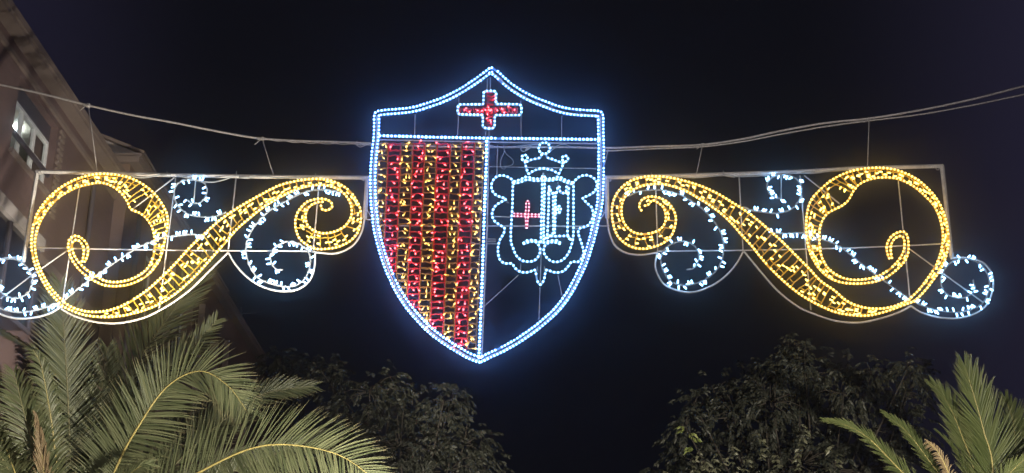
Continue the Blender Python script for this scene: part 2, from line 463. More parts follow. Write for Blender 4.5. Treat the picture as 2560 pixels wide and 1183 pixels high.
dp = MB(); dp.tube([(-6.93,23.3,11.6),(-6.93,23.3,0.2)], 0.05, 8); dp.build('downpipe', M['shade_dark'], bB)

bC = thing('gabled_house', 'small dark house at the end of the row with a flat topped chimney', 'house')
p0 = at(540,850,38); 
hz = CAM_Z + (SP + (591.5-905)/F*CP) * 38/(CP-(591.5-905)/F*SP)
c1 = at(585,848,38.0); c2 = at(607,848,38.0); c3 = at(642,905,38.0)
h = MB()
h.add([(c1.x-3,38,0),(c3.x,38,0),(c3.x,38,c3.z),(c2.x,38,c2.z),(c1.x-3,38,c1.z-.02),(c1.x-3,44,0),(c3.x,44,0),(c3.x,44,c3.z),(c2.x,44,c2.z),(c1.x-3,44,c1.z-.02)],
      [(0,1,2,3,4),(9,8,7,6,5),(0,5,6,1),(1,6,7,2),(2,7,8,3),(3,8,9,4),(4,9,5,0)])
h.build('wall', M['brickB'], bC)
h = MB(); h.box((c1.x-.1,37.9,c1.z-.35),(c2.x,38.6,c1.z+.02)); h.build('chimney', M['cornice'], bC)
h = MB(); sl = Vector((c3.x-c2.x,0,c3.z-c2.z))
a_, b_ = Vector((c2.x,37.85,c2.z+.01)), Vector((c3.x+.08,37.85,c3.z-.1))
h.add([tuple(a_),tuple(b_),tuple(b_+Vector((0,6.3,0))),tuple(a_+Vector((0,6.3,0))),tuple(a_+Vector((.05,0,.12))),tuple(b_+Vector((.05,0,.12))),tuple(b_+Vector((.05,6.3,.12))),tuple(a_+Vector((.05,6.3,.12)))],
      [(0,3,2,1),(4,5,6,7),(0,1,5,4),(1,2,6,5),(2,3,7,6),(3,0,4,7)])
h.build('roof', M['shade_dark'], bC)
an = thing('television_antenna', 'thin television antenna standing on the dark roofs beyond the palm', 'antenna')
h = MB(); b0 = at(604,850,38.3); t0 = at(604,768,38.3)
h.tube([b0+Vector((0,0,-.1)), t0], 0.02, 6); h.build('mast', M['dark'], an)
for (x0,y0,x1,y1) in ((600,785,648,781),(586,815,612,815),(592,828,628,838)):
    h = MB(); h.tube([at(x0,y0,38.3), at(x1,y1,38.3)], 0.014, 5); h.build('rod', M['dark'], an)

# ------------------------------------------------------------------ street lamps below the frame, and one added fill lamp behind the camera
def street_lamp(x, y, z, energy, aimv, label, cone=100, tint=(1.0, 0.90, 0.72)):
    t = thing('street_lamp', label, 'street lamp', (x, y, 0), 'street lamps along the kerbs')
    mb = MB(); mb.tube([(x,y,.12),(x,y,.5)], .09, 10); mb.tube([(x,y,.5),(x,y,z-.25)], .055, 10, r_end=.04); mb.build('pole', M['shade_dark'], t, True)
    mb = MB(); mb.tube([(x,y,z-.25),(x,y,z-.18)], .05, 12, r_end=.20); mb.tube([(x,y,z+.1),(x,y,z+.2)], .20, 12, r_end=.08); mb.build('lantern_cap', M['shade_dark'], t, True)
    mb = MB(); mb.tube([(x,y,z-.17),(x,y,z+.09)], .12, 12, r_end=.18)
    mb.build('lantern_globe', mat('lantern_glow', (0.9,0.85,0.7), 0.3, emit=(1.0,0.86,0.66), estr=6), t, True)
    ld = bpy.data.lights.new('lamp_light', 'SPOT'); ld.energy = energy; ld.color = tint; ld.shadow_soft_size = 0.12
    ld.spot_size = R(cone); ld.spot_blend = 0.85
    lo = bpy.data.objects.new('lamp_light', ld); COL.objects.link(lo); lo.parent = t
    lo.location = Vector((0, 0.30, z)) ; lo.rotation_euler = Vector(aimv).to_track_quat('-Z','Y').to_euler()
    return t
L1 = street_lamp(-1.2, 12.0, 3.45, 6300, (-4.0, 7.5, 1.9), 'street lamp just in front of the left palm tree, below the picture')
L2 = street_lamp(4.9, 13.4, 3.75, 4200, (0.2, 6.4, 0.2), 'street lamp just in front of the right palm tree, below the picture')

L3 = street_lamp(2.6, -2.5, 5.2, 5200, (-2.2, 17.0, 1.9), 'unseen lamp added behind the photographer that lights the hanging frames', 54, (1.0, 0.92, 0.86))  # added out of view to brighten the hanging frames, wires and cables

# ================================================================== PALMS
def leaf_mat(name, c1, c2, tip, rough=0.5):
    m, n, b = new_mat(name)
    g_ = n.nodes.new('ShaderNodeNewGeometry'); r = n.nodes.new('ShaderNodeValToRGB')
    r.color_ramp.elements[0].color = (*c1,1); r.color_ramp.elements[1].color = (*c2,1)
    n.links.new(g_.outputs['Random Per Island'], r.inputs[0])
    at_ = n.nodes.new('ShaderNodeAttribute'); at_.attribute_name = 'tipness'
    mx_ = n.nodes.new('ShaderNodeMix'); mx_.data_type = 'RGBA'; mx_.inputs['B'].default_value = (*tip,1)
    n.links.new(at_.outputs['Fac'], mx_.inputs['Factor']); n.links.new(r.outputs[0], mx_.inputs['A'])
    n.links.new(mx_.outputs['Result'], b.inputs['Base Color']); b.inputs['Roughness'].default_value = rough
    tl = n.nodes.new('ShaderNodeBsdfTranslucent'); n.links.new(mx_.outputs['Result'], tl.inputs['Color'])
    ms = n.nodes.new('ShaderNodeMixShader'); ms.inputs[0].default_value = 0.25
    o = [x for x in n.nodes if x.type == 'OUTPUT_MATERIAL'][0]
    n.links.new(b.outputs[0], ms.inputs[1]); n.links.new(tl.outputs[0], ms.inputs[2]); n.links.new(ms.outputs[0], o.inputs[0])
    return m
M['palmL'] = leaf_mat('palm_leaflet_grey_green', (0.066,0.082,0.040), (0.130,0.142,0.076), (0.26,0.21,0.13), 0.42)
M['palmR'] = leaf_mat('palm_leaflet_green', (0.060,0.080,0.028), (0.105,0.125,0.050), (0.20,0.20,0.10), 0.38)
M['palmDry'] = leaf_mat('palm_leaflet_dry', (0.19,0.14,0.08), (0.26,0.20,0.12), (0.34,0.22,0.14), 0.6)
M['rachis'] = mat('palm_rachis', (0.28,0.235,0.085), 0.45, 0, 0.15, 10)
M['rachis_dark'] = mat('palm_rachis_dull', (0.16,0.15,0.08), 0.5, 0, 0.15, 10)
M['bark'] = mat('palm_bark', (0.16,0.12,0.08), 0.9, 0, 0.35, 9, bump=0.5)
M['bark2'] = mat('tree_bark', (0.05,0.043,0.036), 0.9, 0, 0.3, 12, bump=0.4)

def set_tip(o, vals):
    a = o.data.attributes.new('tipness', 'FLOAT', 'POINT'); a.data.foreach_set('value', vals)

def frond(palm, ctrl, m='palmL', leaf=0.55, nrm=(0,-1,0.1), spread=62, droop=0.30, r0=0.022, rach='rachis', n=105, start=0.08, droop_l=None, label=None, ragged=0.1, side_bias=(1.0,1.0)):
    """ctrl: points (px, py, Y) of the midrib. Leaflets leave it on both sides in a shallow V."""
    P = [tuple(at(a, b, c)) for a, b, c in ctrl]
    path = smooth_path(P, 0.05)
    path = [Vector(p) for p in path]
    mb = MB(); mb.tube(path, r0, 6, r_end=0.003); fr = mb.build('frond', M[rach], palm, True, label=label)
    N = len(path); nrm = Vector(nrm).normalized()
    lb = MB(); tips = []
    n = int(n*1.25)
    for i in range(n):
        s = start + (1-start)*(i + random.uniform(-.45,.45))/(n-1); s = min(max(s, start), 0.995)
        k = s*(N-1); j = min(int(k), N-2); p = path[j].lerp(path[j+1], k-j)
        T = (path[min(j+2,N-1)] - path[max(j-1,0)]).normalized()
        S = T.cross(nrm).normalized(); U = S.cross(T).normalized()
        prof = (0.45 + 0.55*math.sin(math.pi*min(1, (s-start)/(1-start)*0.85+0.14)))*(1.0 if s < .88 else 1-(s-.88)*2.6)
        for sd in (-1, 1):
            if random.random() < ragged*0.4: continue
            L = leaf*prof*random.uniform(1-ragged,1+ragged)*side_bias[0 if sd < 0 else 1]
            ang = R(spread - 38*s + random.uniform(-5,5))
            D = (T*math.cos(ang) + S*sd*math.sin(ang) + U*random.uniform(-.02,.22)).normalized()
            bend = random.random() < .05; curl = Vector((random.uniform(-1,1), random.uniform(-.6,.6), random.uniform(-1,.3)))*(.35 if bend else .07)
            wd = 0.018*random.uniform(.7,1.2)*(0.75+0.25*prof)
            W = D.cross(U).normalized()*wd
            g_ = Vector((0,0,-1)); dr = droop*(droop_l if (droop_l is not None and D.z < 0) else 1)
            base = len(lb.v); segs = 4
            for q in range(segs+1):
                t = q/segs
                c = p + D*L*t + g_*(dr*L*t*t) + curl*L*max(0, t-.45)**1.5
                ww = W*(0.45 + 1.2*t if t < .35 else 0.92*(1-(t-.35)/.65)**0.8+0.02)
                lb.v.extend([tuple(c-ww), tuple(c + U*(-ww.length*.55)), tuple(c+ww)])
                tips.extend([max(0,(t-.78)*3.2)*random.choice((.5,1,1))]*3)
            for q in range(segs):
                a = base+q*3
                lb.f.append((a,a+1,a+4,a+3)); lb.f.append((a+1,a+2,a+5,a+4)); lb.mi.extend([0,0])
    lo = lb.build('foliage', M[m], None, True, kind='stuff'); lo.parent = fr; lo.matrix_parent_inverse = Matrix.Translation(-Vector(world_loc(palm))).inverted() @ Matrix.Translation(-Vector(world_loc(palm)))
    set_tip(lo, tips)
    return fr

def palm_trunk(palm, x, y, z):
    mb = MB(); n = 26
    pts = [(x+0.04*math.sin(i), y, z*i/n) for i in range(n+1)]
    mb.tube(pts, 0.34, 14, r_end=0.28); t = mb.build('trunk', M['bark'], palm, True)
    sc = MB()
    for i in range(160):
        a = i*2.399; zz = 0.15 + (z-.1)*i/160; rr = 0.33 - .05*i/160
        c = Vector((x+math.cos(a)*rr, y+math.sin(a)*rr, zz)); o_ = Vector((math.cos(a), math.sin(a), 0)); s_ = Vector((-o_.y, o_.x, 0))
        sc.add([tuple(c-s_*.09), tuple(c+s_*.09), tuple(c+s_*.05+o_*.07+Vector((0,0,.11))), tuple(c-s_*.05+o_*.07+Vector((0,0,.11)))], [(0,1,2,3)])
    so = sc.build('bark_scales', M['bark'], None, False, kind='stuff'); so.parent = t
    cr = MB(); cr.tube([(x,y,z-.5),(x,y,z-.1),(x,y,z+.25)], 0.36, 12, r_end=0.12); cr.build('crown_core', M['bark'], palm, True)

YL = 19.0
cL = at(190, 1440, YL)
PL = thing('palm_tree', 'big date palm at lower left whose long arching fronds cross under the garland', 'palm tree')
palm_trunk(PL, cL.x, cL.y, cL.z)
frond(PL, [(190,1440,YL),(285,1183,YL-.7),(350,1060,YL-1.1),(420,965,YL-1.3),(500,928,YL-1.5),(570,965,YL-1.6),(618,1030,YL-1.6)], leaf=.80, n=125, droop=.10, spread=74, r0=.026, nrm=(.1,-1,.15), label='tall arching frond with a bright yellow midrib')
frond(PL, [(190,1440,YL),(330,1275,YL-.9),(500,1180,YL-1.5),(620,1124,YL-2.0),(720,1112,YL-2.3),(840,1135,YL-2.6),(925,1190,YL-2.8),(960,1235,YL-2.8)], leaf=.85, n=130, droop=.09, spread=76, r0=.028, nrm=(0,-1,.25), label='long low frond reaching right with a bright yellow midrib')
frond(PL, [(190,1440,YL),(176,1150,YL-.1),(170,1000,YL-.2),(163,880,YL-.3),(152,710,YL-.45)], leaf=.80, n=125, droop=.06, spread=66, rach='rachis_dark', nrm=(.25,-1,.1), label='straight frond standing up behind the left scroll')
frond(PL, [(190,1440,YL+.2),(270,1080,YL+.3),(350,900,YL+.4),(430,780,YL+.5),(532,640,YL+.5)], leaf=.85, n=130, droop=.08, spread=62, rach='rachis_dark', label='tallest frond reaching up behind the left scroll')
frond(PL, [(190,1440,YL),(300,1070,YL+.2),(400,940,YL+.2),(480,870,YL+.1),(542,800,YL)], leaf=.62, n=105, droop=.12, spread=70, rach='rachis_dark', label='frond with a dry orange tip')
frond(PL, [(190,1440,YL),(420,1180,YL+.3),(560,1050,YL+.5),(660,985,YL+.6),(785,965,YL+.7)], leaf=.60, n=110, droop=.10, spread=62, rach='rachis_dark')
frond(PL, [(190,1440,YL),(145,1183,YL-.4),(128,1050,YL-.6),(104,920,YL-.85),(80,870,YL-1.0)], leaf=.55, n=95, droop=.5, spread=60, nrm=(.5,-.8,.1), r0=.024, label='narrow upright frond with a yellow midrib and bent tip')
frond(PL, [(80,870,YL-1.0),(50,855,YL-1.4),(0,822,YL-2.1)], leaf=.24, n=40, droop=.25, r0=.008, rach='rachis_dark', start=0.0, label='broken frond tip bent over to the left')
frond(PL, [(190,1440,YL),(120,1290,YL-.9),(110,1180,YL-1.2),(100,1090,YL-1.4),(90,1045,YL-1.5)], 'palmDry', leaf=.42, n=80, droop=.1, spread=40, label='short dry frond with tan tips')
frond(PL, [(190,1440,YL),(80,1300,YL-.9),(38,1183,YL-1.6),(10,1110,YL-2.1),(-25,1060,YL-2.5)], leaf=.6, n=95, droop=.25, spread=60)
frond(PL, [(190,1440,YL),(60,1240,YL-1.2),(-20,1100,YL-2.2),(-70,1000,YL-3.0),(-110,940,YL-3.5)], leaf=.7, n=95, droop=.2, spread=62, rach='rachis_dark')
frond(PL, [(190,1440,YL),(230,1180,YL+.2),(250,1010,YL+.3),(268,870,YL+.3)], leaf=.75, n=95, droop=.12, spread=68, rach='rachis_dark')
frond(PL, [(190,1440,YL),(330,1180,YL+.8),(480,1060,YL+1.2),(600,1000,YL+1.5)], leaf=.8, n=95, droop=.15, spread=66, rach='rachis_dark')
frond(PL, [(190,1440,YL),(400,1290,YL+.2),(560,1190,YL+.3),(700,1130,YL+.4),(820,1090,YL+.4)], leaf=.7, n=110, droop=.22, spread=64, rach='rachis_dark')
frond(PL, [(190,1440,YL),(240,1290,YL-1.2),(300,1210,YL-1.6),(345,1170,YL-1.8),(370,1160,YL-1.8)], leaf=.55, n=85, droop=.3, spread=55)
frond(PL, [(190,1440,YL),(110,1200,YL-.8),(65,1050,YL-1.3),(35,930,YL-1.8)], leaf=.7, n=95, droop=.2, spread=64, rach='rachis_dark')
frond(PL, [(190,1440,YL),(90,1350,YL-.8),(-20,1260,YL-1.2),(-100,1230,YL-1.4)], leaf=.6, n=85, droop=.2, spread=60, rach='rachis_dark')
frond(PL, [(190,1440,YL),(340,1340,YL-1.6),(470,1290,YL-2.2),(600,1280,YL-2.6),(720,1300,YL-2.9)], leaf=.75, n=100, droop=.2, spread=66)
for k in range(14):        # fronds behind, below and on the far side of the crown
    a = R(k*25.7+8); L_ = random.uniform(2.2,3.0)
    e = Vector((math.cos(a), math.sin(a), 0))
    pts = [cL, cL+e*L_*.35+Vector((0,0,.35)), cL+e*L_*.75+Vector((0,0,.25)), cL+e*L_+Vector((0,0,-.7))]
    # direct 3-D version of the same builder
    path3 = pts
    _at = at
    at = lambda a_, b_, c_: Vector((a_, b_, c_))
    frond(PL, [tuple(p) for p in path3], leaf=.55, n=70, droop=.35, spread=62, nrm=(0.05,0.05,1), rach='rachis_dark')
    at = _at

YR = 20.0
cR = at(2465, 1440, YR)
PR = thing('palm_tree', 'smaller greener palm at lower right with upright fronds', 'palm tree')
palm_trunk(PR, cR.x, cR.y, cR.z)
frond(PR, [(2465,1440,YR),(2482,1183,YR-.6),(2460,1080,YR-.8),(2435,990,YR-.9),(2412,915,YR-1)], 'palmR', leaf=.78, n=130, droop=.04, spread=56, r0=.022, nrm=(.2,-1,.1), label='broad upright frond showing a bright midrib')
frond(PR, [(2465,1440,YR),(2440,1200,YR-.2),(2405,1090,YR-.2),(2370,1010,YR-.2),(2335,965,YR-.2)], 'palmR', leaf=.60, n=110, droop=.05, spread=52, nrm=(.3,-1,.1))
frond(PR, [(2465,1440,YR),(2340,1270,YR-.5),(2240,1165,YR-.8),(2170,1095,YR-1),(2110,1062,YR-1.1),(2062,1050,YR-1.2)], 'palmR', leaf=.38, n=110, droop=.1, spread=50, nrm=(.3,-.95,.35), r0=.022, label='thin frond arching far left with a pale spine')
frond(PR, [(2465,1440,YR),(2380,1240,YR-.3),(2310,1135,YR-.5),(2262,1075,YR-.6),(2212,1035,YR-.7)], 'palmR', leaf=.40, n=100, droop=.06, spread=50, nrm=(.35,-.95,.3), r0=.02)
frond(PR, [(2465,1440,YR),(2400,1260,YR-1.2),(2370,1180,YR-1.5),(2345,1130,YR-1.6),(2318,1105,YR-1.7)], 'palmDry', leaf=.34, n=85, droop=.5, spread=65, nrm=(.3,-1,.2), r0=.026, label='short tan frond curling over in front')
frond(PR, [(2465,1440,YR),(2430,1230,YR-.7),(2400,1150,YR-.9),(2370,1105,YR-1),(2345,1080,YR-1)], 'palmR', leaf=.32, n=85, droop=.15, spread=45, nrm=(.7,-.7,.2), rach='rachis_dark')
frond(PR, [(2465,1440,YR),(2540,1200,YR+.2),(2540,1120,YR+.3),(2532,1050,YR+.4),(2515,1000,YR+.5)], 'palmR', leaf=.66, n=110, droop=.05, spread=54, nrm=(-.1,-1,.1))
frond(PR, [(2465,1440,YR),(2590,1210,YR-.2),(2620,1110,YR-.3),(2630,1020,YR-.4)], 'palmR', leaf=.6, n=105, droop=.06, spread=60)
frond(PR, [(2465,1440,YR),(2300,1330,YR-.9),(2220,1270,YR-1.2),(2150,1235,YR-1.4)], 'palmR', leaf=.42, n=85, droop=.15, spread=58)
frond(PR, [(2465,1440,YR),(2490,1250,YR-1.3),(2520,1190,YR-1.6),(2560,1150,YR-1.8)], 'palmR', leaf=.45, n=85, droop=.1, spread=58)
for k in range(12):
    a = R(k*30+4); L_ = random.uniform(1.8,2.5)
    e = Vector((math.cos(a), math.sin(a), 0))
    pts = [cR, cR+e*L_*.35+Vector((0,0,.35)), cR+e*L_*.75+Vector((0,0,.2)), cR+e*L_+Vector((0,0,-.6))]
    at = lambda a_, b_, c_: Vector((a_, b_, c_))
    frond(PR, [tuple(p) for p in pts], 'palmR', leaf=.45, n=60, droop=.3, spread=60, nrm=(0.05,0.05,1), rach='rachis_dark')
    at = _at

# ================================================================== BROADLEAF TREES
M['leafT'] = leaf_mat('tree_leaf_grey', (0.028,0.034,0.026), (0.085,0.088,0.070), (0.13,0.12,0.09), 0.5)
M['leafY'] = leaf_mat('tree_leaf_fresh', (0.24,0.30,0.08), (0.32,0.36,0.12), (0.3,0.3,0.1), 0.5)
def leaves_on(mb, tips, base, d, n, size):
    """a hanging sprig: pairs of leaves along a drooping twig"""
    T = d.normalized(); L = n*size*0.42
    S = T.cross(Vector((0,0,1)));  S = S.normalized() if S.length > .05 else Vector((1,0,0))
    for i in range(n):
        t = (i+1)/n; p = base + T*L*t + Vector((0,0,-1))*(0.35*L*t*t)
        for sd in (-1, 1):
            D = (S*sd*0.8 + T*0.55 + Vector((0,0,-0.55)) + Vector((random.uniform(-.3,.3),)*1 + (random.uniform(-.3,.3), random.uniform(-.3,.2)))).normalized()
            W = D.cross(Vector((random.uniform(-.5,.5), random.uniform(-1,-.2), random.uniform(-.3,1)))).normalized()*size*random.uniform(.16,.24)
            l = size*random.uniform(.75,1.15)
            o = len(mb.v); mid = p + D*l*.5; nn = D.cross(W).normalized()*size*.05
            mb.v.extend([tuple(p), tuple(mid-W+nn), tuple(mid+W+nn), tuple(p+D*l+Vector((0,0,-l*.18))), tuple(mid)])
            mb.f.extend([(o,o+4,o+1),(o,o+2,o+4),(o+1,o+4,o+3),(o+4,o+2,o+3)]); mb.mi.extend([0]*4)
            tips.extend([0]*5)
def tree(label, blobs, Y, trunk_px, size=0.11, dens=1.0, group=None, seed=1, skips=()):
    """blobs: (px, py, rx, ry) lobes of the crown in the photograph; depth follows from their width"""
    random.seed(seed)
    t = thing('tree', label, 'tree', group=group)
    m = Y/0.92/F
    tx = at(trunk_px, 1183, Y).x
    crown = MB(); tips = []; br = MB()
    fork = Vector((tx, Y, 2.4))
    for (bx, by, rx, ry) in blobs:
        rx *= random.uniform(.8,1.12); ry *= random.uniform(.8,1.12)
        c = at(bx, by, Y + random.uniform(-.9,.9)); ax, az = rx*m, ry*m; ay = (ax+az)*.55
        mid = fork.lerp(c, .55) + Vector((random.uniform(-.2,.2), random.uniform(-.2,.2), .15))
        br.tube(smooth_path([tuple(fork), tuple(mid), tuple(c)], .25), .045, 6, r_end=.012)
        nsp = int(70*dens*random.uniform(.55,1.15)*ax*az*4 + 14)
        for k in range(nsp):
            u = random.uniform(-1,1); a = random.uniform(0, 2*math.pi); rr = math.sqrt(1-u*u)
            dirv = Vector((rr*math.cos(a), rr*math.sin(a), u)); rad = random.uniform(.35,1.08)**.6 * (1.0 if random.random() < .88 else random.uniform(1.05,1.35))
            p = c + Vector((dirv.x*ax, dirv.y*ay, dirv.z*az))*rad
            dd = (dirv + Vector((0,0,-.35)) + Vector((random.uniform(-.4,.4), random.uniform(-.4,.4), random.uniform(-.3,.5)))).normalized()
            if k % 6 == 0: br.tube([tuple(c.lerp(p,.2)), tuple(c.lerp(p,.65)+Vector((0,0,.05))), tuple(p)], .014, 4, r_end=.004)
            leaves_on(crown, tips, p, dd, random.choice((3,4,5,6)), size*random.uniform(.8,1.15))
    tr = MB(); tr.tube([(tx,Y,0),(tx+.05,Y,1.2),(tx,Y,2.5)], .20, 10, r_end=.13)
    to = tr.build('trunk', M['bark2'], t, True)
    bo_ = br.build('limbs', M['bark2'], t, True, kind='stuff')
    co = crown.build('crown', M['leafT'], t, False, kind='stuff'); set_tip(co, tips)
    return t
tree('dark leafy street tree right of the left palm, below the shield', [
    (830,960,50,60),(830,925,22,26),(925,975,75,60),(985,960,35,40),(900,1050,110,75),(1030,1020,70,55),(1110,1000,45,35),(1135,985,22,20),
    (1080,1080,95,70),(1000,1120,110,80),(1160,1110,60,60),(1205,1100,22,30),(1120,1175,110,70),(1215,1165,30,40),(860,1130,110,80),(960,1210,150,70),(760,1060,70,60),(740,1150,90,70)],
    23.0, 980, size=.10, dens=1.0, seed=3)
tree('small dim tree top beside the end of the row of houses, behind the palm', [
    (690,905,32,30),(730,915,38,32),(760,940,30,34),(700,950,50,36),(680,1000,60,50)], 27.0, 710, size=.11, dens=1.0, seed=5)
tr_r = tree('wide dark leafy street tree at right, behind the right palm', [
    (1735,1010,36,34),(1712,1065,36,32),(1700,1130,45,50),(1740,1150,60,50),(1640,1178,22,12),(1790,985,48,42),(1830,965,40,38),(1865,940,30,30),(1840,1040,90,70),(1910,960,55,50),
    (1935,925,36,26),(1925,1000,80,70),(1995,865,24,22),(1970,862,22,14),(2010,900,34,34),(2000,950,60,50),(2080,930,36,36),(2120,905,24,26),(2110,980,60,50),
    (2180,930,36,34),(2190,975,56,46),(2270,920,26,26),(2295,930,22,30),(2265,975,48,46),(2010,1060,110,80),(2180,1070,100,80),(2270,1060,48,70),(1850,1130,110,70),
    (2000,1160,120,70),(2160,1170,120,60),(1750,1200,90,50)], 24.0, 1960, size=.105, dens=0.95, seed=9)
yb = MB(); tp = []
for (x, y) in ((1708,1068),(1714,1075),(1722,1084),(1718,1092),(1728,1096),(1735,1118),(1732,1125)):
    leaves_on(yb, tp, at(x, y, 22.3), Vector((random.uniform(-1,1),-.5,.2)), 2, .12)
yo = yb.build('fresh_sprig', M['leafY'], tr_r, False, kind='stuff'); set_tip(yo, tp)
M['leafLit'] = leaf_mat('tree_leaf_lit', (0.13,0.14,0.085), (0.21,0.21,0.14), (0.2,0.19,0.12), 0.45)  # leaf colour lightened to paint in lamplight on the lowest sprigs
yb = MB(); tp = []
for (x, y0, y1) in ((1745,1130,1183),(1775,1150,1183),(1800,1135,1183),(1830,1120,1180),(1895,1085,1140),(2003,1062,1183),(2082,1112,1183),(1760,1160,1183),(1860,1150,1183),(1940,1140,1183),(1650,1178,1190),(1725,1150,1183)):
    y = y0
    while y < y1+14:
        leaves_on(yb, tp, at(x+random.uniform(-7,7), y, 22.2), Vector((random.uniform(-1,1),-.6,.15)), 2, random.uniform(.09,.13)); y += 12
yo = yb.build('lit_sprig', M['leafLit'], tr_r, False, kind='stuff'); set_tip(yo, tp)
random.seed(21)

# ================================================================== CENTRAL SHIELD
SH = thing('illuminated_shield', 'big white outlined shield of lights with red and yellow stripes, red cross and small crest', 'light decoration')
def s3(p): return Z(p, 900, 150, 2.817)
def s4(p): return Z(p, 900, 520, 2.817)
def s7(p): return Z(p, 1190, 340, 2.959)
# crest ropes first: their LEDs are the ones built one by one
C = dict(led='led_crest', tube='rope_crest', spacing=10.2, r_led=.0155, r_tube=.0125)
def crope(pts, closed=False, **k):
    kw = dict(C); kw.update(k); return rope(SH, smooth_path(s7(pts), 2.5, closed), **kw)
def ring2(cx, cy, r, n=14): return [(cx+r*math.cos(2*math.pi*i/n), cy+r*math.sin(2*math.pi*i/n)) for i in range(n)]
crope([(285,345),(245,318),(210,303),(170,303),(135,325),(115,365),(118,405),(140,440),(180,460),(222,475),(190,495),(150,520),(125,560),(120,600),(140,640),(180,670),(210,690),(205,730),(180,770),(165,820),(163,870),(175,920),(210,950),(245,950),(270,955),(285,980),(320,1010),(360,1018),(405,1010),(435,1000),(447,1050),(455,1085),(472,1108),(490,1095),(505,1060),(520,1000),(560,1012),(600,1018),(650,1005),(690,960),(710,938),(750,940),(780,915),(795,870),(785,820),(765,760),(755,720),(770,690),(820,675),(850,640),(865,590),(855,540),(825,510),(795,480),(790,465),(830,450),(875,420),(893,380),(885,340),(860,315),(820,300),(770,308),(735,335),(715,355)], label='scalloped border rope of the crest')
crope([(285,345),(330,330),(375,312),(430,325),(490,325),(560,325),(610,312),(660,335),(712,352)])
crope([(280,362),(330,350),(378,332),(430,340),(490,340)]); crope([(510,340),(560,338),(612,330),(665,352),(705,365)])
crope([(272,355),(270,500),(262,640),(258,780),(275,840),(300,895),(340,930),(390,937),(430,930),(460,900),(475,860),(465,820),(440,792),(400,790),(375,800),(355,806)], led='led_crest')
crope([(720,355),(720,600),(718,760),(700,830),(680,880),(640,925),(600,940),(560,935),(520,905),(500,860),(510,820),(540,797),(580,795),(618,806)])
crope([(352,800),(375,783),(430,780),(490,798),(550,783),(600,782),(620,798)])
crope([(490,310),(487,500),(482,650),(480,790)]); crope([(508,312),(504,500),(500,650),(500,775)], spacing=9)
crope([(540,385),(537,500),(533,620),(528,730),(515,765)]); crope([(572,432),(570,560),(572,650),(568,728),(545,748)]); crope([(588,432),(585,540),(584,650),(580,725)], spacing=9)
crope([(535,432),(545,392),(556,432),(575,432),(598,425),(604,385),(616,385),(624,425),(650,432),(664,425),(670,385),(684,388),(683,430)])
crope([(668,430),(680,432),(680,560),(677,650),(677,740),(690,770)]); crope([(530,762),(545,750),(600,750),(650,748),(680,752),(700,775)])
crope([(588,535),(605,528),(622,535),(626,555),(615,575),(590,580)]); crope([(590,556),(606,552)])
crope(ring2(505,100,42), True, spacing=9); 
crope(ring2(360,172,22,10), True, spacing=9); crope(ring2(658,178,22,10), True, spacing=9)
crope([(378,200),(400,188),(430,180),(470,172),(484,150)]); crope([(520,150),(528,170),(560,180),(600,195),(640,212)])
crope([(362,205),(372,245),(388,290),(420,270),(450,258),(490,250),(530,255),(570,265),(612,288),(632,245),(652,205)])
# small pink cross
PK = dict(led='led_pink', tube='rope_pink', spacing=8.5, r_led=.0115, r_tube=.0115)
crope([(372,690),(368,640),(366,590),(370,540),(372,500),(382,490),(392,500),(390,560),(384,620),(378,690)], **PK)
crope([(282,582),(330,584),(375,586),(420,588),(466,590)], **PK); crope([(282,602),(330,603),(375,604),(420,605),(466,606)], **PK)
# cross of the chief
crope_ = lambda p, **k: rope(SH, p, **{**C, **k})
crossp = [(872,240),(885,228),(945,228),(960,240),(957,320),(1120,322),(1138,335),(1136,385),(1125,398),(950,398),(948,480),(930,493),(885,491),(865,478),(866,398),(700,393),(688,380),(692,330),(705,323),(868,322),(872,240)]
rope(SH, poly_path(s3(crossp), 2.5), 'led_crest', 'rope_crest', 9.6, .0155, .0150)
# outer border: two parallel ropes
left_s = s3([(920,85),(880,115),(800,172),(700,235),(590,290),(480,330),(390,357),(300,370),(200,378),(135,386)]) + s3([(120,400),(119,470),(116,550),(108,620),(100,700),(95,780),(92,850),(93,925),(96,1000),(103,1080),(110,1130)]) + s4([(108,100),(120,170),(133,230),(150,290),(172,365),(200,440),(228,505),(262,575),(300,640),(345,705),(430,805),(495,868),(560,920),(630,968),(700,1010),(775,1052),(848,1078)])
right_s = s3([(920,85),(960,110),(1050,190),(1150,255),(1225,292),(1300,322),(1375,350),(1450,370),(1525,380),(1600,385),(1675,390)]) + s3([(1692,405),(1694,480),(1695,550),(1697,625),(1697,700),(1697,775),(1695,850),(1693,925),(1689,1000)]) + s4([(1680,20),(1665,85),(1650,150),(1635,215),(1617,275),(1580,390),(1530,500),(1470,610),(1425,675),(1375,735),(1310,795),(1245,850),(1175,900),(1100,950),(1000,1005),(925,1040),(848,1078)])
for side in (left_s, right_s):
    p = smooth_path(side, 2.5)
    for d in (-6.2, 6.2):
        rope(SH, offset(p, d), 'led_white', 'rope_white', 8.9, .0145, .0125, single_budget=None, dy=-.03 if d > 0 else -.045)
    bar(SH, p, .012, 'border_tube', 'alu', .01)
    for q_ in range(14, len(p)-3, 29):
        (x_, y_), (x2_, y2_) = p[q_], p[q_+1]; l_ = math.dist(p[q_], p[q_+1]); nx_, ny_ = -(y2_-y_)/l_, (x2_-x_)/l_
        mb = MB(); mb.tube([at(x_+nx_*a, y_+ny_*a, PLANE)+Vector((0,b,0)) for a, b in ((-9.5,.0),(-9,-.045),(0,-.062),(9,-.045),(9.5,0))], .0032, 4); mb.build('clip', M['plug'], SH)
rope(SH, poly_path(s3([(145,548),(500,558),(870,565),(1300,570),(1680,575)]), 2.5), 'led_white', 'rope_white', 9.6, .0175, .0150, single_budget=None, dy=-.05)
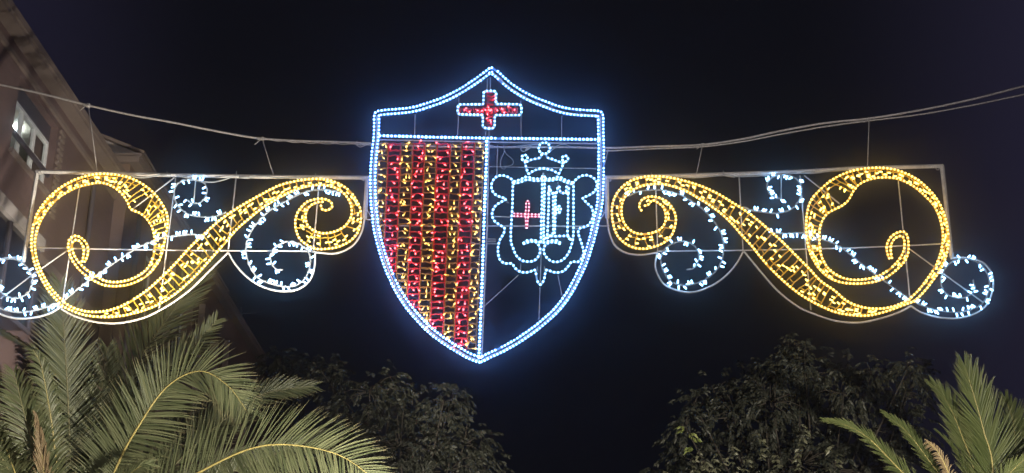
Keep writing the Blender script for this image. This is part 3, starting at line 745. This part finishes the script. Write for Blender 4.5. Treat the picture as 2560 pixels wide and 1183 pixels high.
rope(SH, smooth_path(s3([(893,590),(888,800),(880,1000)]) + s4([(873,150),(862,500),(850,800),(838,1060)]), 2.5), 'led_white', 'rope_white', 9.6, .0180, .0150, single_budget=None, dy=-.055)
sqbar(SH, s3([(908,560),(903,800),(898,1000)]) + s4([(895,150),(880,500),(868,800),(856,1062)]), .006, dy=.0)
sqbar(SH, s3([(140,562),(870,578),(1680,590)]), .006, dy=.0)
# rods
for a in ([(387,375),(383,545)], [(697,250),(687,550)], [(1132,280),(1135,555)], [(1421,385),(1421,565)]): bar(SH, s3(a), .0050)
for a in ([(897,120),(893,225)], [(918,120),(917,222)], [(886,495),(880,560)], [(908,495),(908,560)]): bar(SH, s3(a), .0060, m='wire_clear')
for a in ([(100,220),(905,235)], [(160,60),(153,295)], [(137,590),(262,595)], [(75,790),(165,793)], [(332,935),(330,1005)], [(608,335),(608,380)]): bar(SH, s7(a), .0050)
bar(SH, s7([(60,662),(480,663),(860,664)]), .009, m='alu', dy=.02)
bar(SH, s7([(735,682),(860,660)]), .005); bar(SH, s7([(862,535),(900,538)]), .005); bar(SH, s7([(498,268),(497,305)]), .014, m='alu')
for a in ([(1277,280),(1268,560)], [(1268,550),(1260,822)], [(1393,465),(1427,628)], [(1115,468),(872,690)], [(945,52),(1065,58)]): bar(SH, s4(a), .0050)
bar(SH, s4([(140,118),(870,126)]), .007)
# pointed metal leaf tips on the scalloped border
for a in ([(222,468),(243,491),(222,484)], [(248,935),(262,922),(272,945)], [(436,992),(457,958),(447,1010)], [(510,1010),(506,958),(522,985),(534,1000)], [(695,945),(697,918),(712,930)]):
    bar(SH, s7(a), .0042)
# rating plate
lp = MB(); c_ = s7([(76,762),(148,786)]); a_, b_ = at(*c_[0], PLANE-.03), at(*c_[1], PLANE-.03)
lp.box((a_.x, PLANE-.045, b_.z), (b_.x, PLANE-.035, a_.z)); lpo = lp.build('rating_plate', M['label_plate'], SH)
lt = MB()
for i in range(9):
    x = a_.x + (b_.x-a_.x)*(.08+.1*i); lt.box((x, PLANE-.047, b_.z+.012), (x+.010, PLANE-.0455, a_.z-.012))
lto = lt.build('printed_bars', M['dark'], None); lto.parent = lpo
# wiring under the cross bar: plug, loops
bar(SH, smooth_path(s7([(100,75),(170,88),(250,90),(320,82),(400,72),(480,68)]), 3), .0055, 'supply_wire', 'wire_clear', -.02)
bar(SH, smooth_path(s7([(205,70),(208,125),(190,165),(180,200),(185,235),(205,252),(218,240),(205,228)]), 3), .0040, 'loose_wire', 'wire_clear', -.02)
bar(SH, smooth_path(s7([(205,100),(225,140),(262,170),(277,195),(268,218),(240,228),(205,230)]), 3), .0040, 'loose_wire', 'wire_clear', -.02)
bar(SH, smooth_path(s7([(332,85),(332,105),(345,120),(370,115)]), 3), .006, 'supply_wire', 'wire_clear', -.02)
bar(SH, s7([(366,110),(408,82)]), .018, 'plug', 'plug', -.02, 8)
bar(SH, smooth_path(s7([(545,125),(575,100),(610,75),(650,66),(690,80),(725,96),(748,86)]), 3), .0055, 'supply_wire', 'wire_clear', -.02)

# striped curtain of red and yellow lamps
bounds_top = [945,971,1003,1033,1063,1093,1127,1155,1187.5,1211]
def col_x(k, y): return bounds_top[k] - 19*(y-355)/485
lp_ = smooth_path(left_s, 4)
def left_edge(y):
    best = 940
    c = [p[0] for p in lp_ if abs(p[1]-y) < 5 and p[1] > 300]
    return (max(c) if y > 500 else min(c)) + 9 if c else best
rest = {}
NET = ['amber','red','amber','red','amber','red','amber','red','amber']
def bottom_y(x):
    c = [p[1] for p in lp_ if abs(p[0]-x) < 4 and p[1] > 500]
    return (min(c) if c else 890) - 9
for k in range(9):
    colr = NET[k]; wires = MB(); bulbs = []
    y = 358 + random.uniform(0,4)
    side_l, side_r = [], []
    while y < 885:
        xa, xb = col_x(k, y), col_x(k+1, y)
        le = left_edge(y)
        if xb < le + 4: break
        xa = max(xa, le)
        if y > bottom_y((xa+xb)/2): break
        j = lambda a=1.6: random.uniform(-a, a)
        # rung: wavy wire, slightly sagging, ends hooked on the side wires
        n_ = 5
        rung = [(xa+(xb-xa)*i/n_, y + j(1.3) + 1.8*math.sin(math.pi*i/n_)*random.choice((-1,1,1))*.6) for i in range(n_+1)]
        r_ = .0088 if colr == 'red' else .0068
        wires.tube(w(rung, -.012 + j(.5)*.01), r_, 4)
        if random.random() < .75: wires.tube(w([(a, b + j(2.2) + 2.0) for a, b in rung], -.02), r_*.8, 4)
        for sx_, acc in ((xa+1.2, side_l), (xb-1.2, side_r)): acc.append((sx_ + j(1.0), y + j(1)))
        nb = random.choice((1,1,2,2)) if xb-xa > 18 else random.choice((0,1,1))
        for _ in range(nb):
            fx = random.uniform(.12,.88); bx = xa+(xb-xa)*fx
            an = random.gauss(R(90), .75) if random.random() < .72 else random.uniform(-math.pi, math.pi)
            bulbs.append((bx, y + random.uniform(0,3), (math.cos(an)*random.choice((1,1,-1)), math.sin(an))))
        y += 15.6 + random.uniform(-1.2,1.2)
    for acc in (side_l, side_r):
        if len(acc) > 1: wires.tube(w(acc, -.005), .0070 if colr == 'red' else .0058, 4)
    nc = wires.build('light_strip', M['wire_'+colr], SH, True, label=('red' if colr == 'red' else 'yellow') + ' stripe of the curtain')
    for bx, by, d in bulbs:
        bulb(nc, BULB_R if colr == 'red' else BULB_A, bx, by, d, cap=270, rest=rest)
# hidden count bookkeeping: the cross filling is wired the same way
cw = MB(); cb_ = []
def fill_rect(x0, y0, x1, y1, vertical):
    n_ = int(max(x1-x0, y1-y0)/5)
    for i in range(n_):
        t = i/n_
        if vertical: a = (x0+random.uniform(0,4), y0+(y1-y0)*t); b = (x1-random.uniform(0,4), y0+(y1-y0)*t+random.uniform(-5,7))
        else: a = (x0+(x1-x0)*t, y0+random.uniform(0,3)); b = (x0+(x1-x0)*t+random.uniform(-6,8), y1-random.uniform(0,3))
        cw.tube(w([a, ((a[0]+b[0])/2+random.uniform(-2,2), (a[1]+b[1])/2+random.uniform(-2,2)), b], -.01+random.uniform(-.01,.01)), .0085, 4)
        if i % 2 == 0: cb_.append((random.uniform(x0+2,x1-2) if vertical else a[0], random.uniform(y0+2,y1-2) if not vertical else a[1], (random.uniform(-1,1), random.uniform(-1,1))))
fill_rect(1215, 234, 1235, 320, True); fill_rect(1148, 269, 1298, 287, False)
co = cw.build('light_strip', M['wire_red'], SH, True, label='red filling of the cross')
for a, b, d in cb_: bulb(co, BULB_R, a, b, d, cap=300, rest=rest)
flush_rest(SH, rest)

# ================================================================== WINGS
def zl1(p): return Z(p, 0, 380, 2.689)
def zl2(p): return Z(p, 400, 380, 2.689)
def zr5(p): return Z(p, 1500, 380, 2.689)
def zr6(p): return Z(p, 1960, 380, 2.689)
LEFT = dict(
  outer = zl1([(405,1020),(330,935),(270,830),(235,740),(218,640),(225,540),(245,450),(290,370),(360,290),(450,225),(550,180),(660,157),(770,160),(870,180),(960,222),(1040,285),(1095,360),(1128,430),(1130,500),(1112,600),(1092,690),(1060,760),(1000,830),(930,875),(860,900),(780,909),(700,900),(620,862),(540,800),(485,720),(464,640),(478,590),(520,572),(565,595),(595,640),(595,700),(575,745)]),
  inner = zl1([(430,1010),(355,930),(295,830),(258,740),(243,640),(252,560),(278,480),(325,400),(380,335),(440,290),(520,250),(600,228),(680,217),(750,235),(810,275),(855,330),(885,392),(935,415),(980,445),(1025,510),(1045,580),(1045,650),(1030,730),(990,800),(920,850),(850,875),(780,884),(710,874),(640,835),(565,780),(510,710),(490,645),(500,612),(525,600),(552,620),(570,660),(568,710),(560,745)]),
  upper = zl1([(440,1020),(500,1055),(600,1080),(700,1078),(800,1052),(900,1000),(1000,930),(1090,850),(1180,760)]) + zl2([(214,640),(300,560),(400,470),(500,400),(600,340),(700,285),(800,235),(900,207),(1000,192),(1100,192),(1190,215),(1270,265),(1320,330),(1350,400),(1350,480),(1330,550),(1280,605),(1200,645),(1100,660),(1040,655),(980,625),(935,580),(913,510),(918,440),(945,390),(990,345),(1050,325),(1110,325),(1150,345),(1160,375),(1130,398),(1095,395),(1085,370)]),
  lower = zl1([(405,1030),(480,1070),(580,1105),(700,1118),(820,1110),(950,1080),(1065,1035),(1180,965)]) + zl2([(214,870),(300,780),(380,690),(450,610),(520,530),(600,460),(700,380),(800,320),(900,270),(1000,240),(1090,232),(1170,248),(1240,290),(1280,350),(1292,420),(1270,480),(1230,520),(1160,550),(1090,555),(1030,535),(990,490),(983,430),(1005,380),(1050,352),(1095,345)]),
  frame = [zl1([(150,735),(246,120)]), zl1([(236,125),(800,140)]) + zl2([(100,150),(700,160),(1400,166)]), zl2([(1392,158),(1375,440)])],
  mid = zl1([(170,636),(700,648),(1290,657)]) + zl2([(700,659),(1040,662)]),
  verts = [zl1([(538,150),(405,1050)]), zl1([(1175,165),(1062,1055)]), zl2([(508,150),(452,665)]), zl2([(1070,150),(1026,668)])],
  diags = [zl1([(1170,170),(880,388)]), zl1([(462,652),(240,805),(0,985)])],
  edge = [zl1([(405,1050),(500,1100),(640,1138),(790,1145),(950,1112),(1065,1060),(1180,990)]) + zl2([(214,905),(330,790),(455,668)]),
          zl2([(455,670),(510,760),(600,850),(700,905),(810,930),(920,918),(1000,860),(1035,770),(1040,668)]),
          zl2([(1040,668),(1180,675),(1290,625),(1350,540),(1375,435)])],
  white = [zl2([(185,325),(215,348),(270,345),(305,310),(318,260),(298,215),(240,195),(170,195),(120,220),(97,270),(105,330),(140,385),(200,425),(280,440),(360,440),(450,410)]),
           zl2([(300,565),(200,560),(100,572)]) + zl1([(1120,572),(1030,605),(905,662),(700,800),(560,900),(420,1015)]),
           zl2([(1200,275),(1130,262),(1040,262),(950,285),(850,335),(740,400),(650,490),(600,570),(580,660),(600,760),(650,840),(720,880),(810,905),(900,905),(970,860),(1005,790),(1010,710),(980,655),(920,615),(850,610),(780,645),(745,700),(755,760),(790,795),(830,795)])],
  stem = zl2([(240,165),(225,340)]), corner = [(100,433),(908,448)],
  mirror = True)
RIGHT = dict(
  outer = zr6([(870,1012),(940,940),(1010,850),(1060,770),(1090,680),(1100,600),(1088,500),(1060,400),(1010,310),(930,225),(850,170),(750,130),(640,115),(520,122),(410,150),(320,195),(240,260),(180,330),(152,410),(145,500),(150,590),(170,680),(210,760),(270,830),(350,875),(450,892),(560,887),(650,865),(720,825),(790,760),(825,700),(832,630),(822,570),(795,543),(745,555),(705,590),(685,640),(690,690),(702,722)]),
  inner = zr6([(830,1002),(900,935),(965,850),(1012,775),(1042,700),(1058,620),(1057,530),(1038,450),(1000,370),(950,315),(890,260),(820,215),(740,187),(650,182),(570,195),(500,228),(460,275),(430,330),(390,368),(330,398),(280,430),(245,490),(232,560),(235,650),(250,720),(290,790),(350,838),(430,865),(520,867),(620,845),(700,800),(760,740),(795,680),(803,625),(795,585),(770,575),(735,595),(712,640),(712,690),(718,722)]),
  upper = zr5([(275,400),(262,372),(278,332),(330,308),(400,318),(450,345),(490,395),(508,460),(492,540),(450,600),(390,635),(310,657),(230,652),(160,617),(110,560),(85,480),(78,400),(95,320),(140,250),(210,200),(300,175),(390,172),(500,187),(600,212),(700,247),(800,295),(890,350),(970,400),(1050,460),(1130,530),(1220,610),(1310,700),(1400,790)]) + zr6([(243,875),(330,935),(420,1010),(520,1050),(640,1060),(740,1042),(830,1002)]),
  lower = zr5([(300,372),(325,362),(350,335),(385,350),(425,385),(440,440),(428,500),(385,540),(310,560),(240,555),(185,520),(150,460),(143,380),(168,310),(225,262),(310,232),(400,225),(480,240),(570,272),(660,322),(740,372),(820,432),(890,500),(950,570),(1010,635),(1070,710),(1130,780),(1200,850),(1280,920),(1370,985),(1480,1045)]) + zr6([(340,1085),(450,1105),(560,1108),(680,1080),(790,1040),(870,1012)]),
  frame = [zr5([(45,158),(50,440)]), zr5([(30,166),(700,148),(1300,128)]) + zr6([(500,103),(1075,88)]), zr6([(1066,82),(1098,380),(1132,705)])],
  mid = zr5([(390,662),(970,656)]) + zr6([(100,650),(500,638),(840,624),(1110,610)]),
  verts = [zr5([(375,165),(390,665)]), zr5([(938,150),(966,658)]), zr5([(1350,150),(1422,1055)]), zr6([(768,120),(856,1002)])],
  diags = [zr6([(138,155),(375,345)]), zr6([(830,638),(1080,820),(1345,1012)])],
  edge = [zr5([(970,662),(1080,795),(1200,930),(1330,1032)]) + zr6([(200,1082),(350,1130),(500,1142),(650,1115),(780,1072),(860,1030)]),
          zr5([(966,662),(920,745),(850,825),(760,890),(640,935),(540,930),(440,890),(390,820),(372,750),(388,665)]),
          zr5([(388,670),(270,686),(170,670),(100,620),(62,530),(50,440)])],
  white = [zr5([(1222,320),(1170,312),(1130,275),(1122,220),(1160,175),(1230,158),(1300,175),(1345,220),(1352,290),(1322,350),(1270,398),(1180,418),(1090,410),(1010,395),(960,372)]),
           zr5([(1150,550),(1250,552),(1350,548)]) + zr6([(140,560),(270,598),(370,640),(500,742),(640,850),(850,1000)]),
           zr5([(195,300),(262,270),(350,262),(440,265),(530,290),(620,340),(700,400),(770,480),(815,560),(830,650),(815,740),(770,812),(700,865),(620,895),(540,900),(470,872),(422,800),(407,730),(430,662),(490,620),(570,605),(630,635),(663,690),(655,750),(620,790),(580,795)])],
  stem = zr5([(1218,160),(1220,310)]), corner = [(1524,450),(2344,422)],
  mirror = False)
far_edge = zr6([(860,1030),(930,1075),(1050,1108),(1180,1112),(1290,1082),(1370,1020),(1410,920),(1405,820),(1355,745),(1270,712),(1180,703),(1125,710)])
far_white = zr6([(885,1020),(1000,1062),(1140,1082),(1260,1062),(1340,1010),(1372,930),(1368,840),(1320,765),(1250,727),(1180,725),(1115,752),(1068,810),(1050,870),(1072,940),(1130,980),(1200,985),(1260,955),(1278,915),(1265,865)])
def mirr(p): return [(2431 - x + (0 if x < 2300 else (x-2300)*.04), y) for x, y in p]

def rungs(root, A, B, lo, hi, step, rest):
    """wire rungs with lamps between two rope lights"""
    a = resample(A, step); wires = []; n = 0
    for i, p in enumerate(a):
        q = min(B, key=lambda b: (b[0]-p[0])**2 + (b[1]-p[1])**2)
        d = math.dist(p, q)
        if not (lo < d < hi): continue
        j = lambda s=2.0: random.uniform(-s, s)
        sh = random.uniform(-5,5); pn = a[min(i+1,len(a)-1)]; pp = a[max(i-1,0)]
        tx, ty = pn[0]-pp[0], pn[1]-pp[1]; l = math.hypot(tx,ty) or 1; tx, ty = tx/l, ty/l
        q2 = (q[0]+tx*sh, q[1]+ty*sh)
        pts = [p] + [(p[0]+(q2[0]-p[0])*t+j(1.5), p[1]+(q2[1]-p[1])*t+j(1.5)) for t in (.25,.5,.75)] + [q2]
        wm = MB(); wires.append(wm); mine = len(wires)-1
        wm.tube(w(pts, -.01+j()*.003), .0085, 5)
        if random.random() < .65:
            wm.tube(w([pts[1], (pts[1][0]+tx*step*.6+j(), pts[1][1]+ty*step*.6+j()), (pts[1][0]+tx*step, pts[1][1]+ty*step)], -.012), .0072, 5)
        k = random.choice((1,2)) if d < 26 else random.choice((2,2,3))
        for _ in range(k):
            t = random.uniform(.18,.82); s = random.choice((-1,1)); c = pts[min(4,int(t*5))]
            bx, by = p[0]+(q2[0]-p[0])*t, p[1]+(q2[1]-p[1])*t
            bulbs_todo.append((mine, bx, by, (tx*s + j(.35), ty*s + j(.35))))
        n += 1
    return wires
def build_wing(D, label):
    global bulbs_todo
    W = thing('illuminated_scroll', label, 'light decoration')
    rest = {}
    big = lambda p: smooth_path(p, 3)
    for p in D['frame']: sqbar(W, poly_path(p, 40), .0185, 'frame_tube', 'alu', .03)
    for (cx, cy) in D['corner']:
        mb = MB(); r_ = [at(cx+3.6*math.cos(t*.5236), cy+3.6*math.sin(t*.5236), PLANE) for t in range(13)]
        mb.tube([v - Vector((0,.005,0)) for v in r_], .006, 5); mb.build('eyelet', M['alu'], W, True)
    bar(W, D['mid'], .0090, 'frame_rod', 'alu', .03)
    for p in D['verts']: bar(W, p, .0085, 'frame_rod', 'alu', .045)
    for p in D['diags']: bar(W, p, .0090, 'frame_rod', 'alu', .015)
    for p in D['edge'] + [D['far_edge']]: bar(W, big(p), .0125, 'edge_tube', 'alu', .035)
    bar(W, D['stem'], .0080, 'frame_rod', 'wire_clear', .01)
    # ropes
    Y_ = dict(led='led_yellow', tube='rope_yellow', spacing=9.3, r_led=.0150, r_tube=.0130)
    P = {k: big(D[k]) for k in ('upper','lower','outer','inner')}
    for k in ('upper','lower','outer','inner'):
        rope(W, P[k], dy=-.03 if k in ('upper','outer') else -.04, **Y_)
    ribbons = []
    bulbs_todo = []
    wr = rungs(W, P['lower'], P['upper'], 14, 78, 17.5, rest)
    rung_objs = [m_.build('ladder_wire', M['wire_yellow'], W, True) for m_ in wr]
    for i_, bx, by, d in bulbs_todo: bulb(rung_objs[i_], BULB_Y, bx, by, d, rest=rest)
    bulbs_todo = []
    wr = rungs(W, P['outer'], P['inner'], 13, 70, 15, rest)
    rung_objs = [m_.build('ladder_wire', M['wire_yellow'], W, True) for m_ in wr]
    for i_, bx, by, d in bulbs_todo: bulb(rung_objs[i_], BULB_Y, bx, by, d, rest=rest)
    # white sprays: a clear tube wound with a wire, capsules standing off it in pairs
    for p in D['white'] + [D['far_white']]:
        pp = big(p)
        mb = MB(); mb.tube(w(pp, -.02), .0085, 6)
        hel = offset(pp, 0); hel = [(x + 2.1*math.sin(i*1.1), y + 2.1*math.cos(i*1.1)) for i, (x, y) in enumerate(hel)]
        mb.tube(w(hel, -.03), .0040, 4)
        o = mb.build('spray_tube', M['wire_clear'], W, True)
        q = resample(p if len(p) < 3 else pp, 17.0)
        for i in range(len(q)-1):
            x, y = q[i]; x2, y2 = q[i+1]; tx, ty = x2-x, y2-y; l = math.hypot(tx,ty) or 1; tx /= l; ty /= l
            sd = 1 if (i//2) % 2 else -1
            lean = random.gauss(0,.45)
            for rep in range(random.choice((1,2,2))):
                s = sd if random.random() < .85 else -sd
                f_ = lean + (rep-.5)*random.uniform(.15,.7)
                dx, dy_ = -ty*s + tx*f_, tx*s + ty*f_
                off = (rep-.5)*random.uniform(2.5,6.5)
                bulb(o, BULB_W, x+off*tx-ty*s*1.5, y+off*ty+tx*s*1.5, (dx, dy_), rest=rest)
    flush_rest(W, rest)
    return W
LEFT['far_edge'] = mirr(far_edge); LEFT['far_white'] = mirr(far_white)
RIGHT['far_edge'] = far_edge; RIGHT['far_white'] = far_white
WL = build_wing(LEFT, 'golden scroll of lights with white sprays in the metal frame left of the shield')
WR = build_wing(RIGHT, 'golden scroll of lights with white sprays in the metal frame right of the shield')
# supply cords and connectors along the top bars
for W_, cords, plugs, ties in (
    (WL, [zl1([(700,150),(860,165),(960,178),(1050,165),(1110,152)]), zl2([(110,160),(230,190),(340,208),(420,195),(500,168),(540,165)]), zl2([(600,175),(700,168),(800,178),(950,175),(1060,170)])],
         [zl2([(535,175),(605,178)]), zl1([(1085,158),(1150,162)])], [zl1([(1123,130),(1123,165)]), zl2([(515,130),(515,175)]), zl2([(1046,145),(1046,185)]), zl2([(240,145),(240,185)])]),
    (WR, [zr5([(470,165),(620,178),(740,170),(830,160)]), zr5([(905,170),(1050,168),(1200,152),(1320,142)]), zr6([(120,145),(200,148),(330,130),(430,120)])],
         [zr5([(835,160),(905,172)]), zr6([(135,142),(205,138)])], [zr5([(828,125),(828,165)]), zr5([(345,140),(345,175)]), zr6([(215,108),(215,145)])])):
    for c in cords: bar(W_, smooth_path(c, 3), .0085, 'supply_cord', 'wire_clear', -.02)
    for c in plugs: bar(W_, c, .016, 'connector', 'plug', -.02, 8)
    for c in ties: bar(W_, c, .0045, 'cable_tie', 'plug', -.01)

# ================================================================== CABLES
def wiremesh(name, path, r, m='cable', dy=.05, label=None, cat=None, group=None, n=6):
    mb = MB(); mb.tube(w(path, dy), r, n); o = mb.build(name, M[m], None, True)
    if label: tag(o, label, cat, group)
    return o
def cable_path(p): return smooth_path(p, 6)
main = cable_path([(-260,165),(-90,190),(0,208),(110,232),(217,259),(330,284),(430,302),(540,324),(640,341),(740,348),(840,351),(940,355),(1080,362),(1220,364),(1400,364),(1520,366),(1640,362),(1758,358),(1860,343),(1960,322),(2070,303),(2175,292),(2300,272),(2430,245),(2560,212),(2700,178),(2830,145)])
CB = wiremesh('suspension_cable', main, .0135, label='long grey steel cable sagging across the street that carries the illuminations', cat='cable')
c2_ = cable_path([(1515,372),(1640,366),(1758,361),(1860,348),(1960,329),(2070,310),(2175,296),(2300,281),(2430,258),(2560,231),(2700,200),(2830,170)])
wiremesh('suspension_cable', c2_, .0095, dy=.07, label='second thinner cable running just below the main one at the right', cat='cable')
# second strand of the left part twisted round the cable
c3_ = [(x, y+2.3+1.2*math.sin(i*.9)) for i, (x, y) in enumerate(cable_path([(640,341),(740,350),(840,354),(925,356)]))]
mb = MB(); mb.tube(w(c3_, .04), .006, 5); so = mb.build('strand', M['cable'], CB, True)
for (x, y, s) in ((217,259,1),(655,344,1),(1758,359,.8),(2175,293,.7),(1745,360,.5)):
    mb = MB()
    for k in range(7):
        a = random.uniform(0,6.28)
        mb.tube(w([(x-5*s, y+random.uniform(-3,3)*s), (x+random.uniform(-2,2), y-5*s*math.sin(a)), (x+5*s, y+random.uniform(-3,3)*s)], random.uniform(.03,.07)), .0075*s+.002, 5)
    for k in range(2):
        mb.tube(w([(x-3*s, y), (x-(9+8*k)*s, y+(6+6*k)*s*(1 if k else .3)), (x-(13+7*k)*s, y+(2+12*k)*s)], .04), .005, 5)
    mb.build('knot', M['cable'], CB, True)
G = 'thin wires hanging the illuminations from the cable'
for pth, lab in (([(218,260),(229,340),(242,438)], 'hanger wire at the far left end of the left scroll frame'),
                 ([(655,345),(668,390),(684,440)], 'hanger wire above the right half of the left scroll frame'),
                 ([(1757,361),(1750,395),(1742,432)], 'short hanger wire above the middle of the right scroll frame'),
                 ([(2175,294),(2173,355),(2171,417)], 'hanger wire near the right end of the right scroll frame'),
                 ([(1521,370),(1514,400),(1508,425)], 'short slanting wire at the right edge of the shield')):
    o = wiremesh('hanger_wire', pth, .0058, dy=.045, label=lab, cat='wire', group=G, n=5)
mbp = smooth_path([(893,352),(890,360),(900,368),(918,362),(935,368)], 3)
wiremesh('loose_cord', mbp, .0055, dy=.0, label='loose curled cord end left of the shield beside the cable', cat='cord')
for side, pts, lab in ((0, [(906,545),(922,551),(938,548)], 'short tie wire joining the left scroll to the shield'),
                       (1, [(1488,562),(1505,567),(1524,566)], 'short tie wire joining the right scroll to the shield')):
    o = wiremesh('tie_wire', smooth_path(pts, 3), .0075, dy=-.02, label=lab, cat='wire', group='tie wires beside the shield')
for pts, lab in (([(916,526),(922,533),(930,546),(936,552)], 'metal hook between the left scroll and the shield'),
                 ([(1512,532),(1507,540),(1500,552),(1494,560)], 'metal hook between the shield and the right scroll')):
    mb = MB(); mb.tube(w(pts, -.02), .0055, 6)
    mb.tube(w([(pts[0][0]+3*math.cos(a*.6), pts[0][1]-1+3*math.sin(a*.6)) for a in range(11)], -.02), .0045, 5)
    o = mb.build('turnbuckle', M['alu'], None, True); tag(o, lab, 'hook', 'hooks beside the shield')

# ================================================================== HAZE ADDED FOR BLOOM
hz_ = MB(); hz_.box((-60,-8,-1),(60,60,16))  # added haze box; its scatter stands in for lens bloom round the LEDs
ho = hz_.build('haze', None or mat('haze_tmp',(1,1,1)))
hm = bpy.data.materials.new('bloom_haze'); hm.use_nodes = True; hn = hm.node_tree; hn.nodes.clear()
ho_ = hn.nodes.new('ShaderNodeOutputMaterial'); pv = hn.nodes.new('ShaderNodeVolumePrincipled')
pv.inputs['Color'].default_value = (0.9,0.93,1,1); pv.inputs['Density'].default_value = 0.012; pv.inputs['Anisotropy'].default_value = 0.983
hn.links.new(pv.outputs[0], ho_.inputs['Volume'])
ho.data.materials.clear(); ho.data.materials.append(hm); ho['kind'] = 'stuff'
for o in bpy.data.objects:
    if '_w' in o: del o['_w']
